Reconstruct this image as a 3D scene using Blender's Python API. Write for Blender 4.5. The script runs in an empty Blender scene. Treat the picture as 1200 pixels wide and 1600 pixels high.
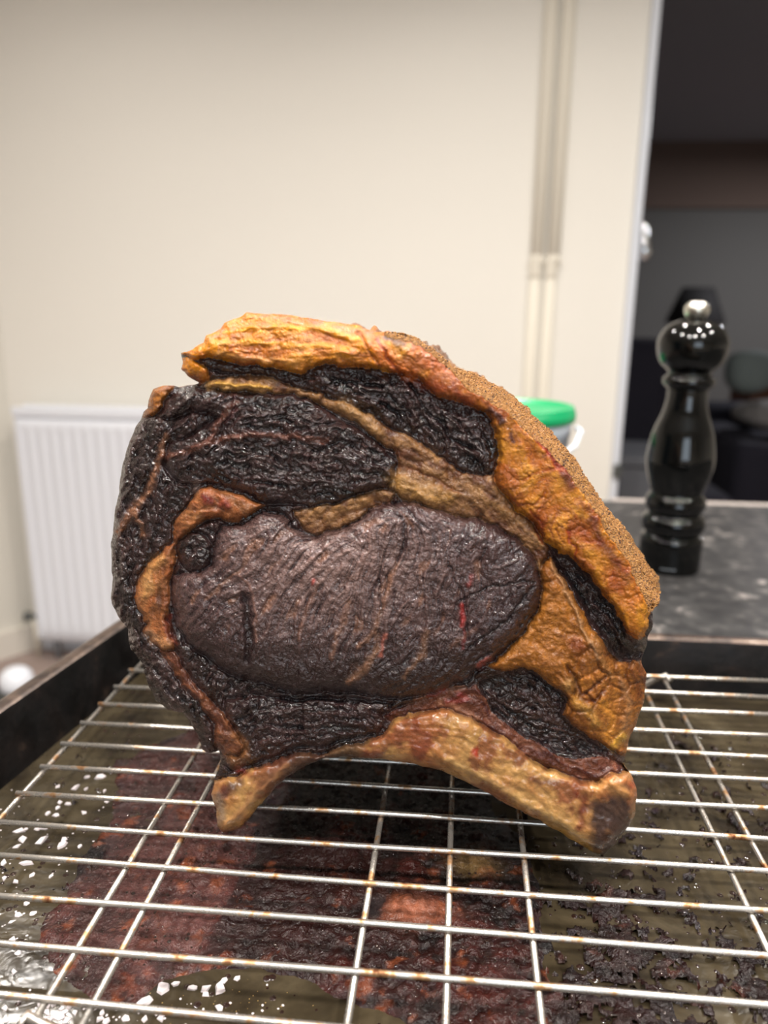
import bpy, bmesh, math
import numpy as np
from mathutils import Matrix, Vector
from mathutils.geometry import tessellate_polygon

S = bpy.context.scene
COL = S.collection
rng = np.random.default_rng(7)

# ------------------------------------------------------------------ camera
F = 1200.0
def _n(v):
    v = np.array(v, float); return v / np.linalg.norm(v)
_up = _n((50, 4500, 1200)); _d = np.array((125, 320, -1200.0)); _d = _n(_d - _up * _d.dot(_up)); _r = np.cross(_d, _up)
M = np.array([_r, _d, _up])                      # world = M @ camera
CAM = np.array([0.0, 0.0, 1.14])
cam_d = bpy.data.cameras.new('camera'); cam = bpy.data.objects.new('camera', cam_d); COL.objects.link(cam)
cam_d.sensor_fit = 'VERTICAL'; cam_d.sensor_height = 36; cam_d.sensor_width = 27; cam_d.lens = 27
cam_d.clip_start = 0.01
cam_d.dof.use_dof = True; cam_d.dof.focus_distance = 0.30; cam_d.dof.aperture_fstop = 7.0
m4 = Matrix([list(M[0]) + [0], list(M[1]) + [0], list(M[2]) + [0], [0, 0, 0, 1]])
m4.translation = Vector(CAM)
cam.matrix_world = m4
S.camera = cam
S.view_settings.view_transform = 'Standard'; S.view_settings.look = 'None'
S.view_settings.exposure = 0.0; S.view_settings.gamma = 1.0; S.view_settings.use_curve_mapping = False

# ------------------------------------------------------------------ world and lights
W = bpy.data.worlds.new('world'); S.world = W; W.use_nodes = True
W.node_tree.nodes['Background'].inputs[0].default_value = (0.75, 0.85, 1.0, 1)
W.node_tree.nodes['Background'].inputs[1].default_value = 0.05

def area(name, loc, rot, sx, sy, power, col, shape='RECTANGLE', spread=math.pi):
    l = bpy.data.lights.new(name, 'AREA'); l.shape = shape; l.size = sx
    if shape in ('RECTANGLE', 'ELLIPSE'): l.size_y = sy
    l.energy = power; l.color = col; l.spread = spread
    o = bpy.data.objects.new(name, l); o.location = loc; o.rotation_euler = rot; COL.objects.link(o); return o
WARM = (1.0, 0.945, 0.88)
SPOTS = [(-1.0, 1.30), (0.0, 1.35), (0.85, 1.35), (-0.9, 0.25), (0.35, 0.30), (1.2, 0.3), (-0.55, -0.40), (0.0, -0.45), (0.65, -0.40)]
for i, (x, y) in enumerate(SPOTS):
    area('ceiling_spot', (x, y, 2.385), (0, 0, 0), 0.07, 0.07, 11.2, WARM, 'DISK', math.radians(142))
area('window_daylight', (0.25, -1.9, 1.45), (math.radians(90), 0, 0), 1.1, 1.0, 16.0, (0.78, 0.89, 1.0))
area('far_room_fill', (2.6, 5.0, 2.30), (0, 0, 0), 0.3, 0.3, 33.0, (0.95, 0.95, 1.0), 'DISK')  # added fill that brightens the far room, no fixture there

# ------------------------------------------------------------------ helpers
def lin(c):
    c = np.array(c, float) / 255.0
    return np.where(c <= 0.04045, c / 12.92, ((c + 0.055) / 1.055) ** 2.4)
def rgba(c): return tuple(lin(c)) + (1.0,)

def tag(o, label=None, cat=None, group=None, kind=None):
    if label: o['label'] = label
    if cat: o['category'] = cat
    if group: o['group'] = group
    if kind: o['kind'] = kind
    return o
def link(name, me, mat=None, parent=None, smooth=False):
    o = bpy.data.objects.new(name, me); COL.objects.link(o)
    if mat is not None and len(me.materials) == 0: me.materials.append(mat)
    if smooth:
        me.polygons.foreach_set('use_smooth', np.ones(len(me.polygons), bool))
    if parent is not None: o.parent = parent
    return o
def empty(name, loc=(0, 0, 0)):
    o = bpy.data.objects.new(name, None); o.location = loc; COL.objects.link(o); o.empty_display_size = 0.02
    o['_l'] = 1; del o['_l']
    return o
def fromdata(name, v, f, mat=None, parent=None, smooth=False):
    me = bpy.data.meshes.new(name); me.from_pydata([tuple(p) for p in v], [], [tuple(q) for q in f]); me.update()
    return link(name, me, mat, parent, smooth)
def bmobj(name, bm, mat=None, parent=None, smooth=False):
    me = bpy.data.meshes.new(name); bm.to_mesh(me); bm.free()
    return link(name, me, mat, parent, smooth)
def box(bm, x0, x1, y0, y1, z0, z1, bev=0.0, seg=2):
    r = bmesh.ops.create_cube(bm, size=1.0)
    vs = r['verts']
    for v in vs:
        v.co = Vector(((x0 + x1) / 2 + v.co.x * (x1 - x0), (y0 + y1) / 2 + v.co.y * (y1 - y0), (z0 + z1) / 2 + v.co.z * (z1 - z0)))
    if bev > 0:
        es = list({e for v in vs for e in v.link_edges})
        bmesh.ops.bevel(bm, geom=es, offset=bev, segments=seg, affect='EDGES', profile=0.5)
def boxobj(name, b, mat, parent=None, bev=0.0, seg=2, smooth=False):
    bm = bmesh.new(); box(bm, *b, bev=bev, seg=seg); return bmobj(name, bm, mat, parent, smooth)
def tube_data(pts, r, n=8, closed=False):
    pts = [np.array(p, float) for p in pts]; V = []; Fc = []
    N = len(pts); ref = np.array((0.13, 0.05, 1.0)); last = None
    for i in range(N):
        a = pts[max(i - 1, 0)]; b = pts[min(i + 1, N - 1)]; t = b - a; t /= np.linalg.norm(t) + 1e-12
        if last is None:
            u = np.cross(t, ref); 
            if np.linalg.norm(u) < 0.1: u = np.cross(t, (1, 0, 0))
        else: u = last - t * last.dot(t)
        u /= np.linalg.norm(u); w = np.cross(t, u); last = u
        rr = r[i] if hasattr(r, '__len__') else r
        for k in range(n):
            an = 2 * math.pi * k / n; V.append(pts[i] + rr * (math.cos(an) * u + math.sin(an) * w))
    for i in range(N - 1):
        for k in range(n):
            k2 = (k + 1) % n; Fc.append((i * n + k, i * n + k2, (i + 1) * n + k2, (i + 1) * n + k))
    Fc.append(tuple(range(n - 1, -1, -1))); Fc.append(tuple((N - 1) * n + k for k in range(n)))
    return V, Fc
def tube(name, pts, r, mat, parent=None, n=8):
    V, Fc = tube_data(pts, r, n); return fromdata(name, V, Fc, mat, parent, True)
def lathe(name, prof, mat, parent=None, n=48, smooth=True):
    V = []; Fc = []; m = len(prof)
    for (r, z) in prof:
        for k in range(n):
            a = 2 * math.pi * k / n; V.append((r * math.cos(a), r * math.sin(a), z))
    for i in range(m - 1):
        for k in range(n):
            k2 = (k + 1) % n; Fc.append((i * n + k, i * n + k2, (i + 1) * n + k2, (i + 1) * n + k))
    Fc.append(tuple(range(n - 1, -1, -1))); Fc.append(tuple((m - 1) * n + k for k in range(n)))
    return fromdata(name, V, Fc, mat, parent, smooth)
def spline(pts, n=6):
    """Catmull-Rom through 2-D points"""
    P = [np.array(p, float) for p in pts]; out = []
    for i in range(len(P) - 1):
        p0 = P[max(i - 1, 0)]; p1 = P[i]; p2 = P[i + 1]; p3 = P[min(i + 2, len(P) - 1)]
        for k in range(n):
            t = k / n
            out.append(0.5 * ((2 * p1) + (-p0 + p2) * t + (2 * p0 - 5 * p1 + 4 * p2 - p3) * t * t + (-p0 + 3 * p1 - 3 * p2 + p3) * t ** 3))
    out.append(P[-1]); return out

# ---- materials
def mat(name, col=(200, 200, 200), rough=0.5, metal=0.0, coat=0.0, **kw):
    m = bpy.data.materials.new(name); m.use_nodes = True
    b = m.node_tree.nodes['Principled BSDF']
    b.inputs['Base Color'].default_value = rgba(col); b.inputs['Roughness'].default_value = rough
    b.inputs['Metallic'].default_value = metal; b.inputs['Coat Weight'].default_value = coat
    for k, v in kw.items(): b.inputs[k.replace('_', ' ')].default_value = v
    return m
def nd(m, t, **kw):
    n = m.node_tree.nodes.new(t)
    for k, v in kw.items(): setattr(n, k, v)
    return n
def lk(m, a, b): m.node_tree.links.new(a, b)
def noise_tex(m, scale, detail=4, rough=0.55, dist=0.0, vec=None, coord='Object'):
    n = nd(m, 'ShaderNodeTexNoise'); n.inputs['Scale'].default_value = scale; n.inputs['Detail'].default_value = detail
    n.inputs['Roughness'].default_value = rough; n.inputs['Distortion'].default_value = dist
    if vec is None:
        tc = nd(m, 'ShaderNodeTexCoord'); vec = tc.outputs[coord]
    lk(m, vec, n.inputs['Vector']); return n.outputs['Fac']
def ramp(m, fac, stops):
    r = nd(m, 'ShaderNodeValToRGB'); e = r.color_ramp.elements
    while len(e) < len(stops): e.new(0.5)
    for el, (p, c) in zip(e, stops):
        el.position = p; el.color = rgba(c) if len(c) == 3 else c
    lk(m, fac, r.inputs['Fac']); return r.outputs['Color']
def bump(m, fac, strength, dist=0.001):
    b = nd(m, 'ShaderNodeBump'); b.inputs['Strength'].default_value = strength; b.inputs['Distance'].default_value = dist
    lk(m, fac, b.inputs['Height']); lk(m, b.outputs[0], m.node_tree.nodes['Principled BSDF'].inputs['Normal']); lk(m, b.outputs[0], m.node_tree.nodes['Principled BSDF'].inputs['Coat Normal'])
def bsdf(m): return m.node_tree.nodes['Principled BSDF']
def mrange(m, fac, a, b, c, d):
    n = nd(m, 'ShaderNodeMapRange'); n.inputs[1].default_value = a; n.inputs[2].default_value = b
    n.inputs[3].default_value = c; n.inputs[4].default_value = d; lk(m, fac, n.inputs[0]); return n.outputs[0]

M_wall = mat('cream_wall_paint', (232, 228, 219), 0.7)
bump(M_wall, noise_tex(M_wall, 180, 3), 0.05, 0.0005)
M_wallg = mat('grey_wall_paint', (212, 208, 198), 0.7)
M_ceil = mat('ceiling_paint', (238, 236, 230), 0.8)
M_trim = mat('white_gloss_paint', (214, 218, 226), 0.3)
M_pipe = mat('painted_pipe', (220, 213, 198), 0.5)
M_rad = mat('radiator_enamel', (226, 229, 236), 0.35)
M_radgrey = mat('radiator_grey', (120, 122, 126), 0.6)  # plain mid grey for the tail pipe
M_floor = mat('brown_floor', (150, 132, 124), 0.45)
lk(M_floor, ramp(M_floor, noise_tex(M_floor, 6, 5), [(0.3, (128, 112, 106)), (0.7, (160, 142, 134))]), bsdf(M_floor).inputs['Base Color'])
M_chrome = mat('chrome', (225, 228, 232), 0.15, 1.0)
M_dchrome = mat('dark_valve_metal', (96, 98, 96), 0.4, 0.6)
M_black = mat('black_lacquer', (4, 5, 5), 0.07, 0.0, 0.0)
M_steel_knob = mat('mill_knob_steel', (225, 222, 210), 0.3, 1.0)
M_mark = mat('mill_emblem', (136, 142, 148), 0.5)
M_green = mat('green_lid_plastic', (10, 150, 92), 0.35)
M_tub = mat('white_tub_plastic', (226, 232, 240), 0.3)
M_tub.node_tree.nodes['Principled BSDF'].inputs['Subsurface Weight'].default_value = 0.1
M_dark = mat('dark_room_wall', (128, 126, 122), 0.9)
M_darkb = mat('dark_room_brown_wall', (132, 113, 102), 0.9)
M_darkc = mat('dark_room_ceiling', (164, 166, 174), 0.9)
M_sofa = mat('navy_sofa_fabric', (34, 32, 44), 0.9)
M_cush = mat('grey_green_cushion', (126, 136, 134), 0.9)
M_throw = mat('grey_fur_throw', (150, 146, 144), 1.0)
bump(M_throw, noise_tex(M_throw, 40, 5), 1.0, 0.03)
M_wood = mat('orange_brown_wood', (120, 70, 40), 0.5)
M_lamp = mat('dark_lamp_shade', (40, 38, 38), 0.8)
M_cab = mat('dark_grey_cabinet', (84, 86, 92), 0.6)
M_base = mat('cabinet_board', (214, 208, 198), 0.5)
M_dish = mat('white_ceramic', (232, 236, 244), 0.2)
M_mat_ = mat('dark_grey_rubber', (60, 60, 58), 0.7)

# laminate worktop, mottled like granite
M_top = mat('speckled_grey_worktop', (84, 82, 80), 0.42, Specular_IOR_Level=0.35)
f1 = noise_tex(M_top, 62, 5, 0.6, 0.1); f2 = noise_tex(M_top, 160, 3, 0.6)
mx = nd(M_top, 'ShaderNodeMath', operation='MULTIPLY_ADD'); mx.inputs[1].default_value = 0.30; lk(M_top, f2, mx.inputs[0]); lk(M_top, f1, mx.inputs[2])
lk(M_top, ramp(M_top, mx.outputs[0], [(0.50, (36, 35, 36)), (0.66, (50, 49, 49)), (0.76, (70, 68, 67)), (0.88, (130, 124, 120))]), bsdf(M_top).inputs['Base Color'])
M_edge = mat('pale_edge_strip', (178, 168, 162), 0.3, 0.2)

# tray steel
M_tray = mat('burnt_black_tray', (30, 26, 24), 0.38, 0.0, Specular_IOR_Level=0.2)
lk(M_tray, ramp(M_tray, noise_tex(M_tray, 40, 6, 0.65, 0.5), [(0.40, (9, 8, 8)), (0.58, (22, 18, 17)), (0.76, (62, 48, 38))]), bsdf(M_tray).inputs['Base Color'])
bump(M_tray, noise_tex(M_tray, 300, 4), 0.35, 0.001)
lk(M_tray, mrange(M_tray, noise_tex(M_tray, 60, 4), 0.3, 0.7, 0.40, 0.75), bsdf(M_tray).inputs['Roughness'])
M_lip = mat('worn_tray_lip', (96, 80, 70), 0.36, 0.5)
lk(M_lip, ramp(M_lip, noise_tex(M_lip, 60, 6, 0.65, 0.5), [(0.35, (52, 42, 38)), (0.6, (96, 80, 70)), (0.78, (150, 136, 126))]), bsdf(M_lip).inputs['Base Color'])
M_tfloor = mat('oily_tray_floor', (84, 76, 56), 0.18, 0.0, 0.0, Specular_IOR_Level=0.32)
lk(M_tfloor, ramp(M_tfloor, noise_tex(M_tfloor, 26, 6, 0.6, 1.0), [(0.3, (28, 23, 17)), (0.48, (50, 43, 31)), (0.66, (68, 60, 45)), (0.8, (96, 89, 78))]), bsdf(M_tfloor).inputs['Base Color'])
bump(M_tfloor, noise_tex(M_tfloor, 90, 3, 0.5, 0.4), 0.25, 0.002)

# rack steel with baked on stains
M_rack = mat('rack_steel', (200, 198, 194), 0.3, 0.8)
fs = noise_tex(M_rack, 120, 4, 0.6)
lk(M_rack, ramp(M_rack, fs, [(0.0, (196, 192, 186)), (0.54, (190, 184, 176)), (0.62, (176, 138, 100)), (0.72, (100, 58, 34))]), bsdf(M_rack).inputs['Base Color'])
lk(M_rack, mrange(M_rack, fs, 0.5, 0.7, 0.26, 0.6), bsdf(M_rack).inputs['Roughness'])
bump(M_rack, noise_tex(M_rack, 900, 3), 0.25, 0.0003)

M_salt = mat('salt_flake', (206, 198, 200), 0.35, 0.0, 0.0)
bsdf(M_salt).inputs['Subsurface Weight'].default_value = 0.4; bsdf(M_salt).inputs['Subsurface Radius'].default_value = (0.002, 0.002, 0.002)
M_crumb = mat('burnt_crumb', (34, 18, 16), 0.16, 0, 0.8)
M_drop = mat('grease_drop', (34, 20, 15), 0.03, 0, 0.0, Specular_IOR_Level=1.0)
M_season = mat('golden_seasoning', (150, 120, 62), 0.5)

def attr_mat(name, rough=(0.25, 0.5), coat=0.3, sss=0.0, fine=900, fs=0.5, fd=0.0006, sr=(0.004, 0.002, 0.001), midb=0.0, spec=0.5):
    m = mat(name, (120, 80, 60), 0.4, 0, coat)
    b = bsdf(m); b.inputs['Coat Roughness'].default_value = 0.07; b.inputs['Specular IOR Level'].default_value = spec
    at = nd(m, 'ShaderNodeAttribute', attribute_name='Col')
    nz = noise_tex(m, fine * 0.6, 3, 0.6)
    mul = nd(m, 'ShaderNodeMix', data_type='RGBA', blend_type='MULTIPLY'); mul.inputs[0].default_value = 1.0
    lk(m, at.outputs['Color'], mul.inputs[6]); g = ramp(m, nz, [(0.3, (196, 192, 190)), (0.7, (255, 255, 255))]); lk(m, g, mul.inputs[7])
    lk(m, mul.outputs[2], b.inputs['Base Color'])
    if sss > 0:
        b.inputs['Subsurface Weight'].default_value = sss; b.inputs['Subsurface Radius'].default_value = sr; b.inputs['Subsurface Scale'].default_value = 1.0
    lk(m, mrange(m, noise_tex(m, 260, 3, 0.6), 0.35, 0.65, rough[0], rough[1]), b.inputs['Roughness'])
    bump(m, noise_tex(m, fine, 3, 0.6), fs, fd)
    return m
M_lean = attr_mat('roasted_lean', (0.10, 0.30), 0.75, 0.0, 600, 1.0, 0.0010)
M_fat = attr_mat('rendered_fat', (0.16, 0.36), 0.25, 0.15, 800, 1.0, 0.0007, sr=(0.002, 0.001, 0.0004), spec=0.4)
M_crust = attr_mat('seasoned_crust', (0.35, 0.6), 0.1, 0.05, 1300, 1.0, 0.0018)
M_bone = attr_mat('roasted_bone', (0.22, 0.45), 0.45, 0.1, 500, 0.5, 0.0007)
M_resid = attr_mat('sticky_residue', (0.08, 0.32), 0.0, 0.0, 520, 1.0, 0.0016, spec=0.36)

# ------------------------------------------------------------------ setting
def struct(o, label=None): return tag(o, label, kind='structure')
struct(boxobj('floor', (-3.6, 5.0, -2.2, 7.0, -0.05, 0), M_floor))
struct(boxobj('ceiling', (-3.6, 3.0, -2.2, 2.40, 2.40, 2.45), M_ceil))
struct(boxobj('ceiling', (-1.5, 5.0, 2.40, 7.0, 2.40, 2.45), M_darkc))
XW = 0.452
struct(boxobj('wall_back', (-1.42, XW, 2.30, 2.40, 0, 2.40), M_wall))
struct(boxobj('wall_back', (XW, 1.40, 2.30, 2.40, 2.06, 2.40), M_wall))
struct(boxobj('wall_back', (1.40, 3.0, 2.30, 2.40, 0, 2.40), M_wall))
# canted wall left of the radiator
c0 = np.array((-1.40, 2.32)); dr = np.array((-math.sin(math.radians(38)), -math.cos(math.radians(38))))
c1 = c0 + dr * 3.0; nrm = np.array((-dr[1], dr[0])); nrm = nrm if nrm[0] < 0 else -nrm
V = [(*c0, 0), (*c1, 0), (*(c1 + nrm * .1), 0), (*(c0 + nrm * .1), 0)]; V += [(a, b, 2.4) for a, b, _ in V]
boxF = [(0, 1, 2, 3), (7, 6, 5, 4), (0, 4, 5, 1), (1, 5, 6, 2), (2, 6, 7, 3), (3, 7, 4, 0)]
struct(fromdata('wall_left', V, boxF, M_wallg))
inn = -nrm
V = [(*c0, 0), (*c1, 0), (*(c1 + inn * .018), 0), (*(c0 + inn * .018), 0)]; V += [(a, b, 0.09) for a, b, _ in V]
struct(fromdata('baseboard_left', V, boxF, M_base))
struct(boxobj('baseboard_back', (-1.39, XW - .01, 2.284, 2.30, 0, 0.09), M_trim, bev=0.004))
struct(boxobj('wall_right', (3.0, 3.1, -2.2, 2.40, 0, 2.40), M_wall))
struct(boxobj('wall_rear', (-3.6, -0.35, -2.1, -2.0, 0, 2.40), M_wall))
struct(boxobj('wall_rear', (0.85, 3.0, -2.1, -2.0, 0, 2.40), M_wall))
struct(boxobj('wall_rear', (-0.35, 0.85, -2.1, -2.0, 0, 0.90), M_wall))
struct(boxobj('wall_rear', (-0.35, 0.85, -2.1, -2.0, 2.0, 2.40), M_wall))
bm = bmesh.new()
for b in [(-.35, .85, -2.08, -2.02, .90, .95), (-.35, .85, -2.08, -2.02, 1.95, 2.0), (-.35, -.30, -2.08, -2.02, .95, 1.95), (.80, .85, -2.08, -2.02, .95, 1.95), (.23, .27, -2.08, -2.02, .95, 1.95)]: box(bm, *b)
struct(bmobj('window_1', bm, M_trim))
# room beyond the doorway
struct(boxobj('wall_far', (-1.5, 5.0, 6.70, 6.80, 0, 1.92), M_dark))
struct(boxobj('trim_2', (-1.5, 5.0, 6.66, 6.80, 1.92, 2.40), M_darkb))
struct(boxobj('wall_far_right', (5.0, 5.1, 2.40, 6.80, 0, 2.40), M_dark))
struct(boxobj('wall_far_left', (-1.6, -1.5, 2.40, 6.80, 0, 2.40), M_dark))
# doorway lining and the edge of the open door
t = struct(boxobj('trim_1', (XW, XW + 0.022, 2.285, 2.42, 0, 2.06), M_trim, bev=0.004), 'white painted lining of the open doorway')
dr1 = struct(boxobj('door_1', (XW + 0.026, XW + 0.046, 2.40, 3.10, 0.01, 2.04), M_trim, bev=0.003), 'white door standing open, seen edge on')
bm = bmesh.new()
V, Fc = tube_data([(XW + .02, 2.33, 1.385), (XW + .035, 2.325, 1.365), (XW + .040, 2.32, 1.33), (XW + .044, 2.318, 1.295), (XW + .040, 2.316, 1.275)], [.007, .012, .014, .021, .012], 14)
fromdata('door_handle', V, Fc, M_chrome, dr1, True)
boxobj('strike_plate', (XW + .004, XW + .026, 2.276, 2.288, 0.66, 0.70), M_dchrome, t, bev=.002)

# pipes on the wall
def pipe_thing(x0, xs, label, r=0.0178):
    e = empty('heating_pipe', (x0, 2.3, 0)); e.scale = (1, .5, 1); tag(e, label, 'pipe', 'pipes on the cream wall')
    V, Fc = tube_data([(0, -0.0180, 2.39), (0, -0.0180, 1.26)], r, 20); fromdata('upper_pipe', V, Fc, M_pipe, e, True)
    V, Fc = tube_data([(xs, -0.0180, 1.27), (xs, -0.0180, 0.02)], r * 0.88, 20); fromdata('lower_pipe', V, Fc, M_pipe, e, True)
    V, Fc = tube_data([(0, -0.0180, 1.285), (0, -0.0180, 1.275), (xs / 2, -0.0180, 1.262), (xs, -0.0180, 1.235), (xs, -.022, 1.22)], [r * 1.0, r * 1.02, r * 1.04, r * .95, r * .88], 20); fromdata('coupling', V, Fc, M_pipe, e, True)
    boxobj('clip', (-0.021, 0.021, -0.024, -.001, 1.262, 1.270), M_pipe, e, bev=.001)
pipe_thing(0.198, -0.002, 'cream painted pipe on the wall, left one of the pair')
pipe_thing(0.243, -0.004, 'cream painted pipe on the wall, right one of the pair nearest the doorway')

# ------------------------------------------------------------------ radiator
rad = empty('radiator', (-1.352, 2.30, 0.0)); tag(rad, 'white ribbed panel radiator on the cream wall left of the roast', 'radiator')
RW, Z0, Z1 = 1.10, 0.072, 0.838
nn = 480; xs = np.linspace(0.02, RW - 0.02, nn); per = 0.0365
prof = 0.010 * np.clip(1.25 * np.abs(np.mod(xs / per, 1) - 0.5) * 2 - 0.35, 0, 0.62)
zs = [Z0, Z0 + 0.008, Z0 + 0.05, Z0 + 0.075, Z1 - 0.085, Z1 - 0.065, Z1 - 0.038, Z1 - 0.03]
amp = [0, 0, 0, 1, 1, 0, 0, 0]; off = [0.010, 0, 0, 0, 0, 0, 0, 0.010]
V = []; Fc = []
for z, a, o_ in zip(zs, amp, off):
    for x, p in zip(xs, prof): V.append((x, -0.105 + o_ + a * (p - 0.001), z))
for i in range(len(zs) - 1):
    for k in range(nn - 1): Fc.append((i * nn + k, i * nn + k + 1, (i + 1) * nn + k + 1, (i + 1) * nn + k))
fromdata('ribbed_panel', V, Fc, M_rad, rad, True)
bm = bmesh.new(); box(bm, 0.006, 0.020, -0.104, -0.035, Z0 + .01, Z1 - .012, bev=0.004); side = bmobj('side_cover', bm, M_rad, rad)
bm = bmesh.new(); box(bm, RW - .020, RW - .006, -0.104, -0.035, Z0 + .01, Z1 - .012, bev=0.004); bmobj('side_cover', bm, M_rad, rad)
boxobj('back_panel', (0.02, RW - .02, -0.050, -0.038, Z0, Z1 - .04), M_rad, rad)
bm = bmesh.new()
box(bm, 0.004, RW - .004, -0.108, -0.096, Z1 - .030, Z1, bev=0.004); box(bm, 0.004, RW - .004, -0.046, -0.034, Z1 - .030, Z1, bev=0.004)
for k in range(36):
    x = 0.02 + k * (RW - .04) / 35; box(bm, x - .005, x + .005, -0.097, -0.045, Z1 - .012, Z1 - .004)
bmobj('top_grille', bm, M_rad, rad)
V, Fc = tube_data([(-0.004, -.07, Z0 + .07), (-0.03, -.07, Z0 + .07), (-0.034, -.07, Z0 + .07), (-0.05, -.07, Z0 + .07)], [.008, .009, .016, .017], 14)
fromdata('valve', V, Fc, M_dchrome, rad, True)
tube('supply_pipe', [(-0.02, -.07, Z0 + .07), (-0.02, -.07, 0.0)], .0075, M_pipe, rad, 12)
tube('tail_pipe', [(0.05, -.07, Z0 + .02), (0.05, -.07, 0.0)], .011, M_radgrey, rad, 12)

# white bowl on its dark mat, bottom left
bw = empty('bowl', (-1.288, 1.965, 0.0)); tag(bw, 'white round bowl with dark rim on the brown floor by the radiator', 'bowl')
lathe('dark_rim', [(.0, .004), (.070, .004), (.076, .012), (.076, .026), (.05, .034)], M_mat_, bw, 32)
b_ = lathe('dish', [(.0, .005), (.046, .02), (.050, .05), (.044, .075), (.028, .09), (.001, .096)], M_dish, bw, 32)

# ------------------------------------------------------------------ beyond the doorway
sofa = empty('sofa', (2.02, 3.9, 0)); tag(sofa, 'dark navy sofa in the unlit room beyond the doorway', 'sofa')
boxobj('seat_base', (-.75, 1.4, -.35, .55, 0.05, 0.40), M_sofa, sofa, bev=.04, seg=3, smooth=True)
boxobj('seat_cushion', (-.55, .40, -.35, .40, 0.40, 0.53), M_sofa, sofa, bev=.045, seg=3, smooth=True)
boxobj('seat_cushion', (.42, 1.38, -.35, .40, 0.40, 0.53), M_sofa, sofa, bev=.045, seg=3, smooth=True)
boxobj('backrest', (-.75, 1.4, .35, .60, 0.30, 0.66), M_sofa, sofa, bev=.07, seg=3, smooth=True)
boxobj('armrest', (-.78, -.56, -.38, .58, 0.05, 0.57), M_sofa, sofa, bev=.06, seg=3, smooth=True)
def blob(name, loc, sc, m, label, cat, seed=1, amp=.12, rot=0):
    bm = bmesh.new(); bmesh.ops.create_icosphere(bm, subdivisions=4, radius=1)
    r_ = np.random.default_rng(seed); ph = r_.random((6, 3)) * 6.28; fr = r_.random((6, 3)) * 3 + 1
    for v in bm.verts:
        c = np.array(v.co); d_ = sum(math.sin(fr[i].dot(c) + ph[i][0]) for i in range(6)) / 6
        e_ = np.sign(c) * np.abs(c) ** 0.8
        v.co = Vector(e_ * (1 + amp * d_))
        v.co.x *= sc[0]; v.co.y *= sc[1]; v.co.z *= sc[2]
    o = bmobj(name, bm, m, None, True); o.location = loc; o.rotation_euler = (0, 0, rot); tag(o, label, cat); return o
blob('cushion', (1.38, 3.90, .86), (.11, .08, .105), M_cush, 'grey-green cushion on the grey throw, beyond the doorway', 'cushion', 2)
blob('throw_blanket', (1.74, 3.86, .655), (.42, .24, .085), M_throw, 'shaggy grey throw heaped on the dark sofa', 'blanket', 3, .3)
bx = empty('wooden_box', (1.78, 4.62, 0)); tag(bx, 'orange-brown wooden cabinet behind the sofa in the dark room', 'cabinet')
boxobj('carcass', (-.16, .9, -.1, .25, .06, .80), M_wood, bx, bev=.01)
boxobj('top', (-.18, .92, -.12, .27, .80, .83), M_wood, bx, bev=.005)
arm = empty('armchair', (.84, 3.40, 0)); tag(arm, 'dark armchair just inside the dark room, beside the door', 'armchair')
boxobj('seat_base', (-.28, .28, -.3, .3, .04, .42), M_sofa, arm, bev=.05, seg=3, smooth=True)
boxobj('backrest', (-.30, .10, .12, .34, .38, 1.02), M_sofa, arm, bev=.09, seg=4, smooth=True)
boxobj('armrest', (-.33, -.22, -.3, .3, .04, .66), M_sofa, arm, bev=.04, seg=3, smooth=True)
cb = empty('low_cabinet', (.645, 2.62, 0)); tag(cb, 'low dark grey cabinet just beyond the white door edge', 'cabinet')
boxobj('carcass', (-.12, .06, -.10, .22, .0, .65), M_cab, cb, bev=.006)
boxobj('top', (-.13, .07, -.11, .23, .65, .68), M_cab, cb, bev=.004)
lp = empty('floor_lamp', (1.66, 5.9, 0)); tag(lp, 'floor lamp with dark shade in the unlit room, behind the mill', 'lamp')
lathe('lamp_shade', [(.20, 1.05), (.205, 1.06), (.11, 1.30), (.09, 1.30)], M_lamp, lp, 32)
lathe('pole', [(.012, .03), (.012, 1.15)], M_lamp, lp, 12); lathe('base', [(.14, .0), (.14, .02), (.02, .035)], M_lamp, lp, 24)

# ------------------------------------------------------------------ counter
wt = empty('worktop', (0, 0, 0.86)); tag(wt, 'grey speckled laminate worktop under the tray and pepper mill', 'worktop')
boxobj('slab', (-0.20, 1.60, 0.05, 0.995, 0.0, 0.040), M_top, wt, bev=.004)
boxobj('edge_strip', (0.20, 1.60, 0.9955, 1.006, 0.001, 0.0412), M_edge, wt, bev=.002)
bc = empty('base_cabinet', (0, 0, 0)); tag(bc, 'kitchen base unit carrying the grey worktop', 'cabinet')
boxobj('carcass', (-0.17, 1.55, 0.10, 0.96, 0.10, 0.859), M_base, bc); boxobj('plinth', (-0.14, 1.52, 0.15, 0.92, 0.0, 0.10), M_base, bc)

# ------------------------------------------------------------------ tub with green lid
tb = empty('plastic_tub', (0.058, 0.88, 0.90)); tag(tb, 'white plastic tub with a green lid behind the roast', 'tub')
H = 0.125
lathe('tub', [(.052, 0), (.055, .002), (.0655, H - .022), (.0665, H - .022), (.0665, H - .004), (.064, H)], M_tub, tb, 48)
lathe('lid', [(.0700, H - .006), (.0710, H - .004), (.0710, H + .004), (.0695, H + .005), (.0695, H + .0085), (.0680, H + .0105), (.0655, H + .0100), (.064, H + .0070), (.02, H + .0065), (.001, H + .0065)], M_green, tb, 64)
tube('handle', [(.071, -.01, H - .012), (.076, -.016, H - .016), (.066, -.045, H - .028), (.040, -.066, H - .040), (.0, -.077, H - .048), (-.04, -.066, H - .040), (-.066, -.045, H - .028), (-.076, -.016, H - .016), (-.071, -.01, H - .012)], .0028, M_tub, tb, 10)

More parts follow.
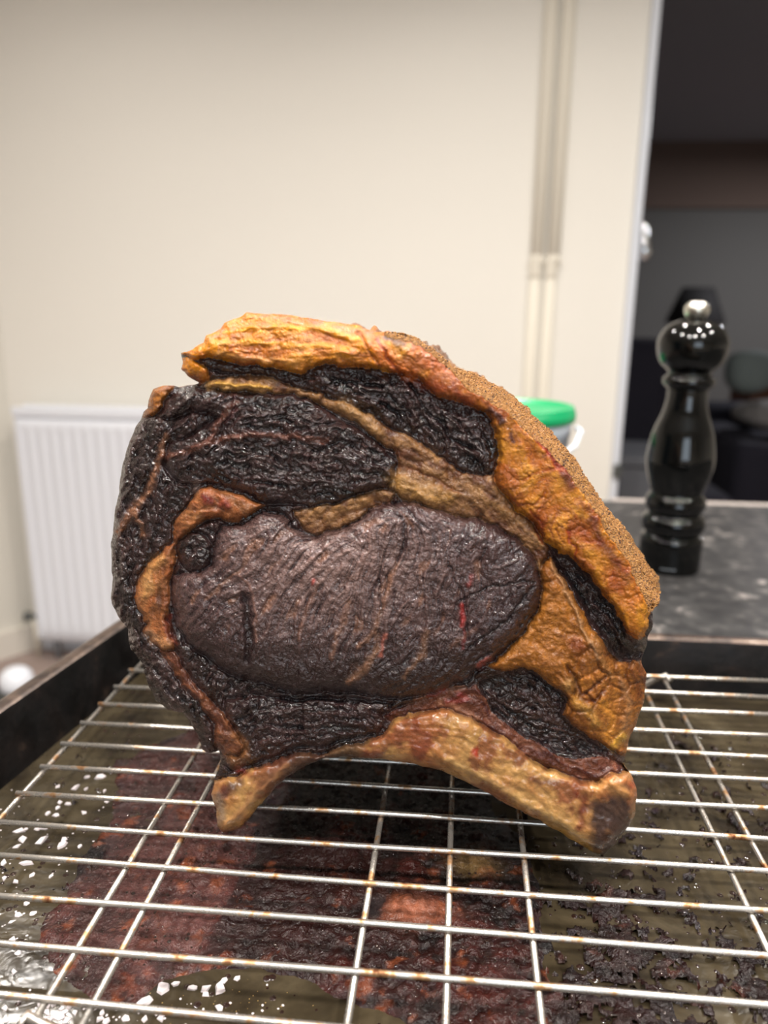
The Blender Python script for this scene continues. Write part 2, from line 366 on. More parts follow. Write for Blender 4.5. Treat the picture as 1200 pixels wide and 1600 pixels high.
# ------------------------------------------------------------------ pepper mill
pm = empty('pepper_mill', (0.2055, 0.728, 0.90)); tag(pm, 'tall glossy black turned pepper mill with steel knob on the worktop', 'pepper mill')
pb = spline([(.0270, .0), (.0285, .004), (.0285, .030), (.0262, .034), (.0250, .036), (.0280, .041), (.0292, .047), (.0280, .0525), (.0240, .056), (.0255, .060), (.0278, .066), (.0262, .0725), (.0235, .077), (.0255, .084), (.0298, .100), (.0305, .114), (.0268, .135), (.0205, .153), (.0180, .166), (.0178, .176)], 5)
lathe('body', pb, M_black, pm, 64)
ph_ = spline([(.0178, .176), (.0195, .177), (.0228, .181), (.0222, .186), (.0190, .189), (.0200, .1925), (.0272, .200), (.0308, .212), (.0300, .222), (.0240, .232), (.0140, .2375), (.0070, .2385)], 5)
lathe('head', ph_, M_black, pm, 64)
lathe('knob', spline([(.0060, .2365), (.0058, .2390), (.0085, .2405), (.0108, .2455), (.0100, .2505), (.0060, .2540), (.0010, .2548)], 4), M_steel_knob, pm, 32)
pm.scale = (0.99, 0.99, 0.975)
# small pale emblem and lettering line on the foot, wrapped on the cylinder
def onfoot(a0, a1, z0, z1):
    V = []; 
    for k in range(5):
        a = a0 + (a1 - a0) * k / 4
        for z in (z0, z1): V.append((.02858 * math.cos(a), .02858 * math.sin(a), z))
    return V, [(2 * k, 2 * k + 2, 2 * k + 3, 2 * k + 1) for k in range(4)]
Vs = []; Fs = []
aim = math.radians(-105)
emb = [(-.10, .02, .0150, .0190), (-.02, .14, .0180, .0215), (.08, .18, .0215, .0270), (-.06, .02, .0215, .0245), (.02, .06, .0110, .0160), (.10, .15, .0110, .0180), (-.14, -.10, .0110, .0160), (-.20, -.14, .0170, .0215)]
for k in range(8): emb.append((-.26 + k * .062, -.22 + k * .062, .0060, .0086))
for a0, a1, z0, z1 in emb:
    v, f = onfoot(aim + a0, aim + a1, z0, z1); b0 = len(Vs); Vs += v; Fs += [tuple(i + b0 for i in q) for q in f]
fromdata('emblem', Vs, Fs, M_mark, pm)

# ------------------------------------------------------------------ baking tray
tray = empty('baking_tray', (0, 0, 0.9003)); tag(tray, 'burnt black baking tray under the wire rack', 'baking tray')
zf, zr = 0.005, 0.040
inner = [(-.2055, .4560), (.270, .4600), (.270, .120), (-.2535, .120)]            # at the rim
def ring(pts, off, z, rr=.006, n=5):
    c = np.mean(pts, 0); out = []
    P = [np.array(p) for p in pts]; N = len(P)
    Q = []
    for i in range(N):
        a, b, d_ = P[i - 1], P[i], P[(i + 1) % N]
        u = (a - b) / np.linalg.norm(a - b); w = (d_ - b) / np.linalg.norm(d_ - b)
        Q.append(b - (u + w) * off)
    for i in range(N):
        b = Q[i]; u = Q[i - 1] - b; u /= np.linalg.norm(u); w = Q[(i + 1) % N] - b; w /= np.linalg.norm(w)
        r2 = rr + max(off, 0)
        p0 = b + u * r2; p2 = b + w * r2
        for k in range(n + 1):
            t = k / n; out.append(((1 - t) ** 2 * p0 + 2 * t * (1 - t) * b + t * t * p2).tolist() + [z])
    return out
def loft(name, rings, m, parent, cap=None, smooth=True):
    V = []; Fc = []; n = len(rings[0])
    for r_ in rings: V += r_
    for i in range(len(rings) - 1):
        for k in range(n): k2 = (k + 1) % n; Fc.append((i * n + k, (i + 1) * n + k, (i + 1) * n + k2, i * n + k2))
    if cap is not None: Fc.append(tuple(cap * n + k for k in range(n)))
    return fromdata(name, V, Fc, m, parent, smooth)
loft('tray_wall', [ring(inner, -.0045, zf - .001), ring(inner, -.0035, zf + .003), ring(inner, 0, zr - .002), ring(inner, .001, zr)], M_tray, tray)
loft('rolled_lip', [ring(inner, .001, zr), ring(inner, .003, zr + .0012), ring(inner, .0075, zr + .0015), ring(inner, .0105, zr + .0002), ring(inner, .0112, zr - .003), ring(inner, .0095, zr - .0045), ring(inner, .001, zr - .0035)], M_lip, tray)
loft('outer_wall', [ring(inner, .0015, zr - .004), ring(inner, -.002, 0.0)], M_tray, tray, cap=1)
loft('tray_floor', [ring(inner, -.0038, zf), ring(inner, -.0040, zf)], M_tfloor, tray, cap=1, smooth=False)

# ------------------------------------------------------------------ wire rack
rack = empty('wire_rack', (0, 0, 0.905)); tag(rack, 'steel wire cooling rack with thin rods, set in the baking tray', 'wire rack')
RZ = 0.0237; RR = 0.00118
def yrod(k, x): return (.2617 + .0200 * k) + ((.2673 + .0207 * k) - (.2617 + .0200 * k)) * (x + .187) / .313
for k in range(-4, 9):
    pts = []
    for x in np.linspace(-.1912, .1955, 9):
        pts.append((x, yrod(k, x) + .0004 * math.sin(k * 2.1 + x * 12), RZ + .0003 * math.sin(k * 1.7 + x * 20)))
    o = tube('cross_wire', pts, RR, M_rack, rack, 10)
for x, y0, y1 in [(-.1898, .1755, .4255), (-.1238, .1745, .4230), (-.1085, .1740, .4230), (-.0278, .1790, .4230), (.0024, .1800, .4260), (.0320, .1810, .4260), (.1126, .1820, .4270), (.1272, .1830, .4330), (.1940, .1840, .4300)]:
    tube('long_wire', [(x, y0, RZ - 2 * RR + .0001), (x, (y0 + y1) / 2, RZ - 2 * RR), (x, y1, RZ - 2 * RR + .0001)], RR * 1.05, M_rack, rack, 10)
for sx, y in [(1, .4335), (-1, .4255), (-1, .1755), (1, .1830)]:
    x0 = .1285 * sx if sx > 0 else -.1255
    tube('foot', [(x0 + .001 * sx, y - .004, RZ - .001), (x0, y, RZ + .0005), (x0 - .012 * sx, y + .001, RZ - .007), (x0 - .030 * sx, y + .001, .0022), (x0 - .034 * sx, y + .001, .0016), (x0 - .052 * sx, y + .001, RZ - .008), (x0 - .062 * sx, y, RZ - .003)], .0018, M_rack, rack, 10)

# ------------------------------------------------------------------ numpy noise
def vnoise(x, y, seed):
    T = np.random.default_rng(seed).random((256, 256))
    xi = np.floor(x).astype(np.int64); yi = np.floor(y).astype(np.int64); fx = x - xi; fy = y - yi
    fx = fx * fx * (3 - 2 * fx); fy = fy * fy * (3 - 2 * fy)
    a = T[xi & 255, yi & 255]; b = T[(xi + 1) & 255, yi & 255]; c = T[xi & 255, (yi + 1) & 255]; d = T[(xi + 1) & 255, (yi + 1) & 255]
    return (a * (1 - fx) + b * fx) * (1 - fy) + (c * (1 - fx) + d * fx) * fy
def fbm(x, y, s, seed, oct=4, g=0.5):
    t = 0; a = 1; n = 0
    for o in range(oct):
        ca, sa = math.cos(.6 + 1.9 * o), math.sin(.6 + 1.9 * o)
        t = t + a * vnoise((x * ca - y * sa) / s * 2 ** o + 17.3 * o, (x * sa + y * ca) / s * 2 ** o + 5.1 * o, seed + o); n += a; a *= g
    return t / n                                   # 0..1
def worley(x, y, s, seed):
    R = np.random.default_rng(seed); TX = R.random((64, 64)); TY = R.random((64, 64))
    u = x / s; v = y / s; xi = np.floor(u).astype(np.int64); yi = np.floor(v).astype(np.int64)
    f1 = np.full(x.shape, 9.0); f2 = np.full(x.shape, 9.0)
    for i in (-1, 0, 1):
        for j in (-1, 0, 1):
            cx = xi + i; cy = yi + j
            d = np.hypot(cx + TX[cx & 63, cy & 63] - u, cy + TY[cx & 63, cy & 63] - v)
            f2 = np.minimum(f2, np.maximum(f1, d)); f1 = np.minimum(f1, d)
    return f1, f2
def sstep(a, b, x):
    t = np.clip((x - a) / (b - a), 0, 1); return t * t * (3 - 2 * t)
def polysd(P, x, y, near=False):
    """signed distance (positive inside) to a closed polygon"""
    P = np.array(P, float); d2 = np.full(x.shape, 1e12); ins = np.zeros(x.shape, bool); nx = np.zeros(x.shape); ny = np.zeros(x.shape)
    for i in range(len(P)):
        x0, y0 = P[i - 1]; x1, y1 = P[i]; ex, ey = x1 - x0, y1 - y0; L = ex * ex + ey * ey + 1e-12
        t = np.clip(((x - x0) * ex + (y - y0) * ey) / L, 0, 1)
        qx = x0 + t * ex; qy = y0 + t * ey; dd = (x - qx) ** 2 + (y - qy) ** 2
        if near:
            m_ = dd < d2; nx = np.where(m_, qx, nx); ny = np.where(m_, qy, ny)
        d2 = np.minimum(d2, dd)
        c = (y0 > y) != (y1 > y)
        if ey != 0: ins ^= c & (x < ex * (y - y0) / ey + x0)
    sd = np.sqrt(d2) * np.where(ins, 1, -1)
    return (sd, nx, ny) if near else sd
def linedist(P, x, y):
    d2 = np.full(x.shape, 1e12)
    for (x0, y0), (x1, y1) in zip(P[:-1], P[1:]):
        ex, ey = x1 - x0, y1 - y0; L = ex * ex + ey * ey + 1e-12
        t = np.clip(((x - x0) * ex + (y - y0) * ey) / L, 0, 1)
        d2 = np.minimum(d2, (x - x0 - t * ex) ** 2 + (y - y0 - t * ey) ** 2)
    return np.sqrt(d2)
def rays(x, y):
    c = np.stack([x - 600.0, 800.0 - y, np.full(x.shape, -F)], -1); return c @ M.T

# ------------------------------------------------------------------ the roast
SIL = [(387,488),(420,490),(470,495),(520,502),(560,510),(590,518),(612,519),(630,522),(650,530),(680,548),(705,572),(722,578),(740,583),(775,602),(805,622),(830,645),(858,672),(885,702),(905,730),(925,762),(945,790),(965,812),(985,838),(1000,865),(1015,885),(1028,905),(1032,925),(1029,942),(1020,952),(1019,975),(1013,1000),(1005,1020),(1003,1035),(1010,1055),(1008,1080),(1003,1105),(995,1130),(985,1155),(977,1180),(975,1195),(988,1215),(996,1245),(992,1275),(975,1300),(955,1325),(945,1337),(930,1333),(905,1318),(870,1298),(840,1280),(800,1262),(765,1242),(730,1222),(690,1205),(650,1193),(600,1187),(550,1184),(510,1184),(480,1196),(450,1213),(425,1236),(405,1260),(390,1280),(375,1292),(350,1302),(342,1292),(338,1270),(330,1240),(336,1215),(345,1190),(342,1172),(328,1178),(316,1172),(308,1150),(300,1132),(285,1112),(262,1110),(245,1095),(228,1065),(222,1035),(205,1015),(200,985),(185,965),(172,935),(176,900),(173,870),(177,830),(178,800),(186,770),(188,740),(200,700),(212,665),(225,645),(232,640),(233,625),(241,608),(256,603),(274,602),(282,604),(300,602),(312,598),(298,591),(283,578),(287,565),(284,552),(300,545),(318,535),(322,525),(345,513),(350,505),(372,496)]
FATLOW = [(284,552),(300,563),(330,562),(360,566),(400,572),(430,577),(455,583),(470,585),(485,576),(510,571),(550,573),(597,580),(630,584),(657,597),(677,615),(710,628),(745,640),(760,647),(767,660),(774,685),(776,717),(775,742),(785,770),(805,795),(835,822),(852,847),(895,872),(920,900),(945,930),(967,962),(980,990),(997,1000),(1008,992),(1014,965),(1022,948)]
ALOW = [(305,576),(340,579),(371,582),(412,589),(437,597),(482,610),(529,624),(577,643),(608,664),(635,680),(660,695),(697,720),(722,735),(750,742),(775,735)]
BLOW = [(326,604),(345,610),(390,614),(420,619),(455,616),(480,620),(520,640),(561,660),(592,687),(615,705),(620,722),(616,750),(622,768)]
EYE = [(600,788),(630,782),(653,782),(680,795),(707,806),(745,809),(776,824),(802,840),(829,863),(841,886),(848,912),(841,951),(822,985),(791,1016),(764,1037),(730,1060),(699,1079),(661,1086),(615,1092),(553,1082),(496,1082),(460,1085),(420,1072),(385,1062),(345,1045),(315,1020),(290,1003),(272,970),(268,935),(272,900),(300,895),(332,880),(336,850),(350,822),(380,820),(410,800),(440,800),(455,822),(488,838),(515,832),(553,817)]
CM = [(285,606),(330,606),(390,616),(455,618),(485,622),(520,644),(592,688),(618,722),(614,750),(600,766),(565,770),(526,787),(480,790),(450,785),(412,788),(385,772),(345,758),(310,760),(275,752),(258,722),(266,690),(300,680),(335,655),(300,640),(262,655),(245,650),(262,622)]
FATSEAM = [(326,594),(345,590),(372,584)] + ALOW[3:] + [(785,770),(805,795),(835,822),(858,850),(852,885),(848,905),(841,886),(829,863),(802,840),(776,824),(745,809),(707,806),(680,795),(653,782),(630,782),(622,768)] + BLOW[::-1]
E7 = [(845,832),(852,847),(895,872),(920,900),(945,930),(967,962),(980,990),(997,1000),(1008,992),(1025,955),(1030,985),(1012,1022),(1003,1032),(990,1042),(970,1030),(945,1005),(920,970),(900,930),(880,900),(865,872)]
G8 = [(846,905),(850,880),(858,868),(880,905),(900,940),(920,975),(945,1010),(970,1035),(1003,1032),(1030,1060),(1015,1105),(1000,1150),(978,1182),(963,1176),(946,1167),(927,1156),(904,1139),(881,1116),(887,1093),(870,1076),(847,1054),(819,1042),(785,1048),(764,1042),(791,1018),(822,987),(841,952),(848,914)]
H9 = [(742,1062),(785,1048),(819,1042),(847,1054),(870,1076),(887,1093),(881,1116),(904,1139),(927,1156),(949,1175),(946,1184),(921,1185),(898,1184),(870,1180),(847,1166),(813,1150),(793,1133),(771,1113),(751,1088)]
BONE = [(320,1238),(337,1220),(362,1212),(395,1198),(430,1186),(460,1180),(510,1174),(560,1160),(596,1148),(610,1126),(640,1112),(700,1108),(742,1125),(785,1150),(827,1184),(859,1201),(898,1216),(930,1222),(955,1210),(985,1200),(1010,1245),(960,1350),(800,1275),(690,1215),(600,1197),(500,1192),(440,1235),(390,1300),(340,1320)]
PINK = [(596,1120),(640,1098),(690,1086),(742,1066),(755,1090),(771,1113),(793,1133),(813,1150),(847,1166),(870,1180),(898,1186),(950,1186),(975,1196),(955,1212),(930,1224),(898,1218),(859,1203),(827,1186),(785,1152),(742,1127),(700,1110),(640,1114),(610,1128)]
SEAMJ = [(455,798),(468,822),(488,836),(515,831),(553,816),(580,798),(612,788),(622,768),(600,764),(565,770),(526,788),(490,791)]
K13 = [(272,822),(277,808),(295,785),(310,767),(330,760),(350,765),(385,777),(414,791),(397,802),(375,817),(360,817),(345,807),(322,812),(302,825),(285,842),(272,850)]
L14 = [(272,842),(276,870),(268,895),(267,925),(260,960),(267,985),(272,1015),(255,1017),(235,1000),(220,985),(228,975),(222,960),(209,945),(212,920),(220,897),(240,872),(260,852)]
M15 = [(262,1008),(278,1022),(287,1045),(302,1065),(320,1085),(338,1105),(353,1120),(366,1145),(384,1170),(374,1182),(352,1176),(338,1165),(330,1132),(312,1100),(285,1072),(270,1045),(250,1018)]
N16 = [(303 + 30 * math.cos(a), 862 + 32 * math.sin(a)) for a in np.linspace(0, 6.28, 16)[:-1]]
P17 = [(350,1092),(400,1088),(460,1092),(553,1092),(612,1100),(605,1125),(590,1145),(540,1158),(460,1174),(400,1190),(362,1204),(345,1190),(372,1165),(352,1120)]
NUB = [(222,650),(225,625),(236,602),(256,596),(278,598),(274,606),(262,616),(252,632),(240,648)]
TIP = [(275,580),(280,556),(305,564),(325,578),(330,594),(312,600),(297,592)]
A4 = FATLOW[1:26]; A4 = A4 + ALOW[::-1]
FATCAP = FATLOW + [(1060,940),(1060,860),(900,680),(700,520),(560,480),(380,460),(270,520)]
CRUSTP = [(592,500),(603,524),(640,534),(672,556),(706,580),(728,604),(767,628),(792,648),(822,676),(850,700),(878,726),(898,756),(930,802),(962,850),(988,895),(1004,930),(1016,952),(1060,950),(1060,800),(800,560)]
# name, polygon, pillow height (mm), pillow width (px), offset (mm), part
REG = [
 ('base', None, 2.0, 22, 0.0, 'lean'), ('C', CM, 4.0, 34, 0.5, 'lean'), ('P', P17, 3.0, 22, 0.0, 'lean'), ('M', M15, 1.8, 9, 0.2, 'seam'),
 ('seam', FATSEAM, 2.2, 12, -0.6, 'seam'), ('A', A4, 3.0, 24, -0.8, 'lean'), ('E', E7, 1.2, 14, -5.0, 'lean'), ('G', G8, 3.4, 22, 0.0, 'golden'),
 ('H', H9, 1.6, 16, -4.0, 'lean'), ('pink', PINK, 1.4, 9, -1.0, 'seam'), ('bone', BONE, 5.0, 26, 1.0, 'bone'), ('J', SEAMJ, 2.0, 9, -1.2, 'seam'),
 ('eye', EYE, 6.5, 46, 1.0, 'eye'), ('K', K13, 2.6, 14, 1.0, 'seam'), ('L', L14, 2.4, 14, 0.5, 'seam'), ('N', N16, 3.0, 16, 0.0, 'lean'),
 ('nub', NUB, 2.0, 8, 0.6, 'golden'), ('tip', TIP, 1.6, 8, 0.2, 'cap'), ('fatcap', FATCAP, 3.6, 26, 2.5, 'cap'), ('crust', CRUSTP, 0.0, 20, 2.5, 'crust')]
STEP = 1.25
gx = np.arange(164, 1042, STEP); gy = np.arange(482, 1346, STEP)
X, Y = np.meshgrid(gx, gy, indexing='ij')
wx = X + 5 * (fbm(X, Y, 34, 1, 3) - .5) * 2 + 3.0 * (fbm(X, Y, 9, 5, 2) - .5) * 2
wy = Y + 5 * (fbm(X, Y, 34, 9, 3) - .5) * 2 + 3.0 * (fbm(X, Y, 9, 13, 2) - .5) * 2
jf = 2.2 * sstep(560, 700, X) * sstep(1000, 900, Y)
sx_ = X + jf * (fbm(X, Y, 5, 23, 2) - .5) * 2 + 2.4 * (fbm(X, Y, 16, 21, 2) - .5) * 2; sy_ = Y + 2.4 * (fbm(X, Y, 16, 27, 2) - .5) * 2
sil, snx, sny = polysd(SIL, sx_, sy_, True)
lab = np.zeros(X.shape, int); bd = np.full(X.shape, 1e3)
sds = {}
for i, (nm, P, *_r2) in enumerate(REG):
    if P is None: continue
    s = polysd(P, wx, wy); sds[nm] = s
    inside = s > 0
    lab = np.where(inside, i, lab)
    bd = np.where(inside, np.minimum(s, np.where(nm == 'crust', bd, 1e3)), np.minimum(bd, -s))
    if nm == 'crust': pass
is_ = {nm: lab == i for i, (nm, *_q) in enumerate(REG)}
# crust joins the fat cap without a groove
cj = is_['crust'] | is_['fatcap']
bd = np.where(cj, np.maximum(sds['fatcap'], 0), bd)
h = np.zeros(X.shape)
for i, (nm, P, a, w, off, part) in enumerate(REG):
    q = lab == i; A_, W_, O_ = (a, w, off) if nm != 'crust' else (3.6, 26, 2.5)
    t = np.clip(bd / W_, 0, 1); h = np.where(q, O_ * sstep(0, 7, bd) + A_ * np.sqrt(np.clip(1 - (1 - t) ** 2, 0, 1)), h)
crv = .4 + .9 * fbm(X, Y, 30, 19, 2)
h -= 1.1 * crv * np.exp(-(bd / 2.6) ** 2)
# flow directions (degrees, y down)
FD = [(600,880,-85),(650,980,-75),(700,1030,-58),(560,1000,-78),(500,900,-64),(500,1020,-80),(430,900,-50),(430,1000,-62),(350,900,-42),(350,980,-50),(320,1020,-60),(760,860,-66),(800,880,-30),(820,925,-12),(780,980,-38),(720,900,-80),(650,1060,-40),
 (350,640,-20),(450,660,5),(550,700,15),(400,740,20),(500,750,5),(300,640,-40),(560,740,0),(230,720,-65),(200,850,-85),(210,1000,70),(250,1060,50),(310,1130,60),(560,600,20),(650,640,38),(720,680,45),(400,578,8),
 (700,770,20),(790,820,40),(850,880,60),(560,650,30),(520,815,-25),(400,520,-4),(500,530,5),(600,550,35),(680,600,30),(800,700,50),(830,790,-35),(900,850,40),(980,950,65),(900,900,52),(960,990,50),(900,1000,45),(940,1080,70),(980,1130,100),(800,1090,35),(880,1150,25),
 (700,1160,22),(800,1210,32),(900,1280,38),(600,1150,5),(450,1190,-28),(370,1250,-58),(450,1130,-10),(550,1120,5),(400,1160,-35),(240,930,-80),(340,790,20)]
cx = np.zeros(X.shape); cy = np.zeros(X.shape)
for (px_, py_, a) in FD:
    w = 1.0 / (((X - px_) ** 2 + (Y - py_) ** 2) ** 1.6 + 50); cx += w * math.cos(math.radians(2 * a)); cy += w * math.sin(math.radians(2 * a))
ang = 0.5 * np.arctan2(cy, cx) + 0.9 * (fbm(X, Y, 30, 71, 3) - .5) * 2
ux = np.cos(ang); uy = np.sin(ang)
def lic(src, L):
    ni, nj = X.shape; acc = src.copy(); n = 1
    for s_ in (1, -1):
        pi = np.arange(ni)[:, None] + np.zeros(X.shape); pj = np.arange(nj)[None, :] + np.zeros(X.shape); dx = ux * s_; dy = uy * s_
        for k in range(L):
            pi = pi + dx; pj = pj + dy
            ii = np.clip(pi.round().astype(int), 0, ni - 1); jj = np.clip(pj.round().astype(int), 0, nj - 1)
            nx_ = ux[ii, jj]; ny_ = uy[ii, jj]; sg = np.where(nx_ * dx + ny_ * dy < 0, -1, 1); dx = nx_ * sg; dy = ny_ * sg
            acc += src[ii, jj]; n += 1
    acc /= n; acc = (acc - acc.mean()) / acc.std(); return acc
R1 = rng.random(X.shape)
fib1 = lic(R1, 12)
def blur(a, r):
    for ax in (0, 1):
        c = np.cumsum(np.pad(a, [(r + 1, r) if k == ax else (0, 0) for k in (0, 1)], mode='edge'), axis=ax)
        n = a.shape[ax]; sl = [slice(None)] * 2; s2 = [slice(None)] * 2; sl[ax] = slice(2 * r + 1, 2 * r + 1 + n); s2[ax] = slice(0, n)
        a = (c[tuple(sl)] - c[tuple(s2)]) / (2 * r + 1)
    return a
fib2 = lic(blur(rng.random(X.shape), 2), 16)
fib3 = lic(blur(rng.random(X.shape), 5), 14)
lump = fbm(X, Y, 26, 31, 3); fb4 = fbm(X, Y, 3.6, 33, 2); fine = fbm(X, Y, 7, 41, 3); mid = fbm(X, Y, 60, 51, 3)
F1, F2 = worley(wx + 6 * ux * fib3, wy, 15, 3); cell = F2 - F1
G1, G2 = worley(wx, wy, 30, 8); gcell = G2 - G1
lean = np.zeros(X.shape, bool); seam = np.zeros(X.shape, bool); cap = np.zeros(X.shape, bool)
for i, r_ in enumerate(REG):
    if r_[5] == 'lean': lean |= lab == i
    if r_[5] in ('seam', 'golden'): seam |= lab == i
    if r_[5] == 'cap': cap |= lab == i
eye = is_['eye']; crust = is_['crust']; bone = is_['bone']
rug = lean * 1.0
inner_ = sstep(0, 14, bd)
# deep wrinkles in the dark muscles, fine grain in the eye, cracks in the fat
h += np.where(lean, (.75 * (np.abs(np.clip(fib3, -2, 2)) - .8) * .7 + .38 * np.clip(fib2, -2, 2) + .8 * (sstep(0, .35, cell) - 1) + 3.0 * (lump - .5) + 1.8 * (fine - .5) + .8 * (fb4 - .5)) * (.4 + .6 * inner_), 0)
h += np.where(eye, .17 * np.clip(fib2, -2, 2) + .16 * np.clip(fib1, -2, 2) - .5 * sstep(1.1, 2.0, fib3) + 2.0 * (lump - .5) + .9 * (fine - .5) + .55 * (fb4 - .5), 0)
h += np.where(seam, .22 * np.clip(fib3, -2, 2) + .15 * np.clip(fib2, -2, 2) + 3.2 * (lump - .5) + 1.0 * (fine - .5), 0)
h += np.where(is_['G'], 1.0 * (sstep(0, .25, gcell) - 1) * sstep(.38, .6, mid), 0)
cl_ = sstep(700, 600, X)
h += np.where(cap, (.06 + .22 * cl_) * np.clip(fib3, -2, 2) + (.05 + .13 * cl_) * np.clip(fib2, -2, 2) + 1.8 * (lump - .5) + .5 * (fine - .5) - .7 * (1 - sstep(0, .10, cell)) * sstep(.45, .6, mid), 0)
h += np.where(crust, 2.6 * (lump - .5) + 2.0 * (fine - .5) + 2.2 * (fbm(X, Y, 3.4, 61, 2) - .5), 0)
h += np.where(bone, .12 * np.clip(fib3, -2, 2) + .10 * np.clip(fib2, -2, 2) + 2.0 * (lump - .5) + .4 * (fine - .5), 0)

# ---- colour
def c3(c): return lin(c)[None, None, :]
def mixc(a, b, t): return a * (1 - t[..., None]) + b * t[..., None]
Cc = np.zeros(X.shape + (3,)) + c3((46, 30, 31))
cl = mixc(c3((18, 11, 13)) + 0 * Cc, c3((60, 40, 39)) + 0 * Cc, np.clip(.45 + .22 * fib2 + .9 * (mid - .5), 0, 1))
cl = mixc(cl, c3((92, 62, 54)) + 0 * Cc, np.clip(.25 * fib1 * (fine > .5), 0, .6))
ce = mixc(c3((52, 34, 36)) + 0 * Cc, c3((94, 70, 68)) + 0 * Cc, np.clip(.46 + .14 * fib2 + .20 * fib1 + 1.0 * (mid - .5) + .9 * (fine - .5), 0, 1))
eye_sheen = np.exp(-(((X - 520) / 150) ** 2 + ((Y - 880) / 95) ** 2))
ce = mixc(ce, c3((148, 118, 110)) + 0 * Cc, np.clip(.6 * eye_sheen + .3 * fib1 * eye_sheen + .2 * fib2 * eye_sheen, 0, 1))  # pale sheen painted into the middle of the rib eye
ce = mixc(ce, c3((150, 104, 78)) + 0 * Cc, sstep(1.3, 2.3, fib3 + .5 * (mid - .5)) * .5)
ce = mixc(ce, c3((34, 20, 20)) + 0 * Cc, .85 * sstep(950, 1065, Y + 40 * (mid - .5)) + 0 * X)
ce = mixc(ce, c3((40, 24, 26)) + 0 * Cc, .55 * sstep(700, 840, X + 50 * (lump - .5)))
cs = mixc(c3((112, 72, 46)) + 0 * Cc, c3((168, 124, 78)) + 0 * Cc, np.clip(.5 + .2 * fib2 + 1.2 * (lump - .5), 0, 1))
cs = mixc(cs, c3((92, 52, 36)) + 0 * Cc, np.clip(sstep(.55, .72, fbm(X, Y, 22, 67, 4)) * .75, 0, 1))
cgo = mixc(c3((176, 112, 46)) + 0 * Cc, c3((116, 64, 28)) + 0 * Cc, np.clip(.2 + 1.6 * (mid - .45) + .15 * fib2, 0, 1))
cgo = mixc(cgo, c3((78, 36, 22)) + 0 * Cc, np.clip((1 - sstep(0, .16, gcell)) * .6 * sstep(.42, .66, mid + .3 * (fine - .5)), 0, 1))
top = sstep(640, 560, X)                       # the cut end of the cap is yellower
cc = mixc(c3((190, 108, 34)) + 0 * Cc, c3((208, 140, 44)) + 0 * Cc, np.clip(.5 + .28 * fib3 + 1.0 * (lump - .5), 0, 1))
cc = mixc(cc, c3((216, 132, 10)) + 0 * Cc, np.clip(top * sstep(.4, 1.2, fib3 + 1.5 * (mid - .4)) * .8, 0, 1))
cc = mixc(cc, c3((150, 84, 40)) + 0 * Cc, np.clip(sstep(0.4, 1.6, fib2) * .4, 0, 1))
cr_ = .8 * sstep(.57, .72, fbm(X, Y, 46, 77, 4) + .14 * sstep(640, 700, X) - .10 * sstep(780, 800, X) * sstep(860, 840, Y) + .05 * sstep(40, 8, np.abs(sds['crust'])))
cc = mixc(cc, c3((148, 62, 30)) + 0 * Cc, cr_ * .75)
cc = mixc(cc, c3((120, 38, 20)) + 0 * Cc, (1 - sstep(0, .09, cell)) * sstep(.44, .6, fbm(X, Y, 40, 83, 3)) * .8 * (1 - top))
ck = mixc(c3((196, 136, 66)) + 0 * Cc, c3((150, 96, 44)) + 0 * Cc, np.clip(.4 + 2.0 * (fine - .5) + 1.2 * (mid - .5), 0, 1))
ck = mixc(ck, c3((84, 48, 24)) + 0 * Cc, sstep(.55, .68, fbm(X, Y, 4.5, 91, 2) * .6 + fbm(X, Y, 30, 95, 3) * .5) * .7)
bn = mixc(c3((208, 158, 94)) + 0 * Cc, c3((172, 106, 60)) + 0 * Cc, np.clip(.35 + .14 * fib3 + 2.4 * (mid - .5) + 1.0 * (lump - .5), 0, 1))
bn = mixc(bn, c3((130, 56, 40)) + 0 * Cc, sstep(.52, .66, fbm(X + .3 * Y, Y, 34, 173, 4)) * .7)
bn = mixc(bn, c3((112, 78, 52)) + 0 * Cc, sstep(.5, -.8, fib2) * .2)
bn = mixc(bn, c3((70, 52, 44)) + 0 * Cc, sstep(600, 540, X + 60 * (lump - .5)) * sstep(380, 470, X) * .85)
pk = mixc(c3((124, 76, 56)) + 0 * Cc, c3((72, 32, 28)) + 0 * Cc, np.clip(.5 + .3 * fib2, 0, 1))
mr = mixc(c3((92, 52, 38)) + 0 * Cc, c3((138, 86, 56)) + 0 * Cc, np.clip(.4 + .3 * fib2, 0, 1))
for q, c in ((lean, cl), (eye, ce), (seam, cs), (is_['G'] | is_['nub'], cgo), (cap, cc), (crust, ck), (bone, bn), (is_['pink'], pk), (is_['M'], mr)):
    Cc = np.where(q[..., None], c, Cc)
# bone ends and edges darken with char
bothf = (is_['K'] | is_['L'])[..., None]
Cc = np.where(bothf, mixc(Cc, c3((172, 100, 56)) + 0 * Cc, np.clip(.55 + .2 * fib2, 0, 1)), Cc)
Cc = np.where(bone[..., None], mixc(Cc, c3((52, 36, 40)) + 0 * Cc, sstep(50, 22, np.hypot((X - 962) * .95, (Y - 1285) * .72) + 50 * (lump - .5) + 14 * (fine - .5)) * .92), Cc)
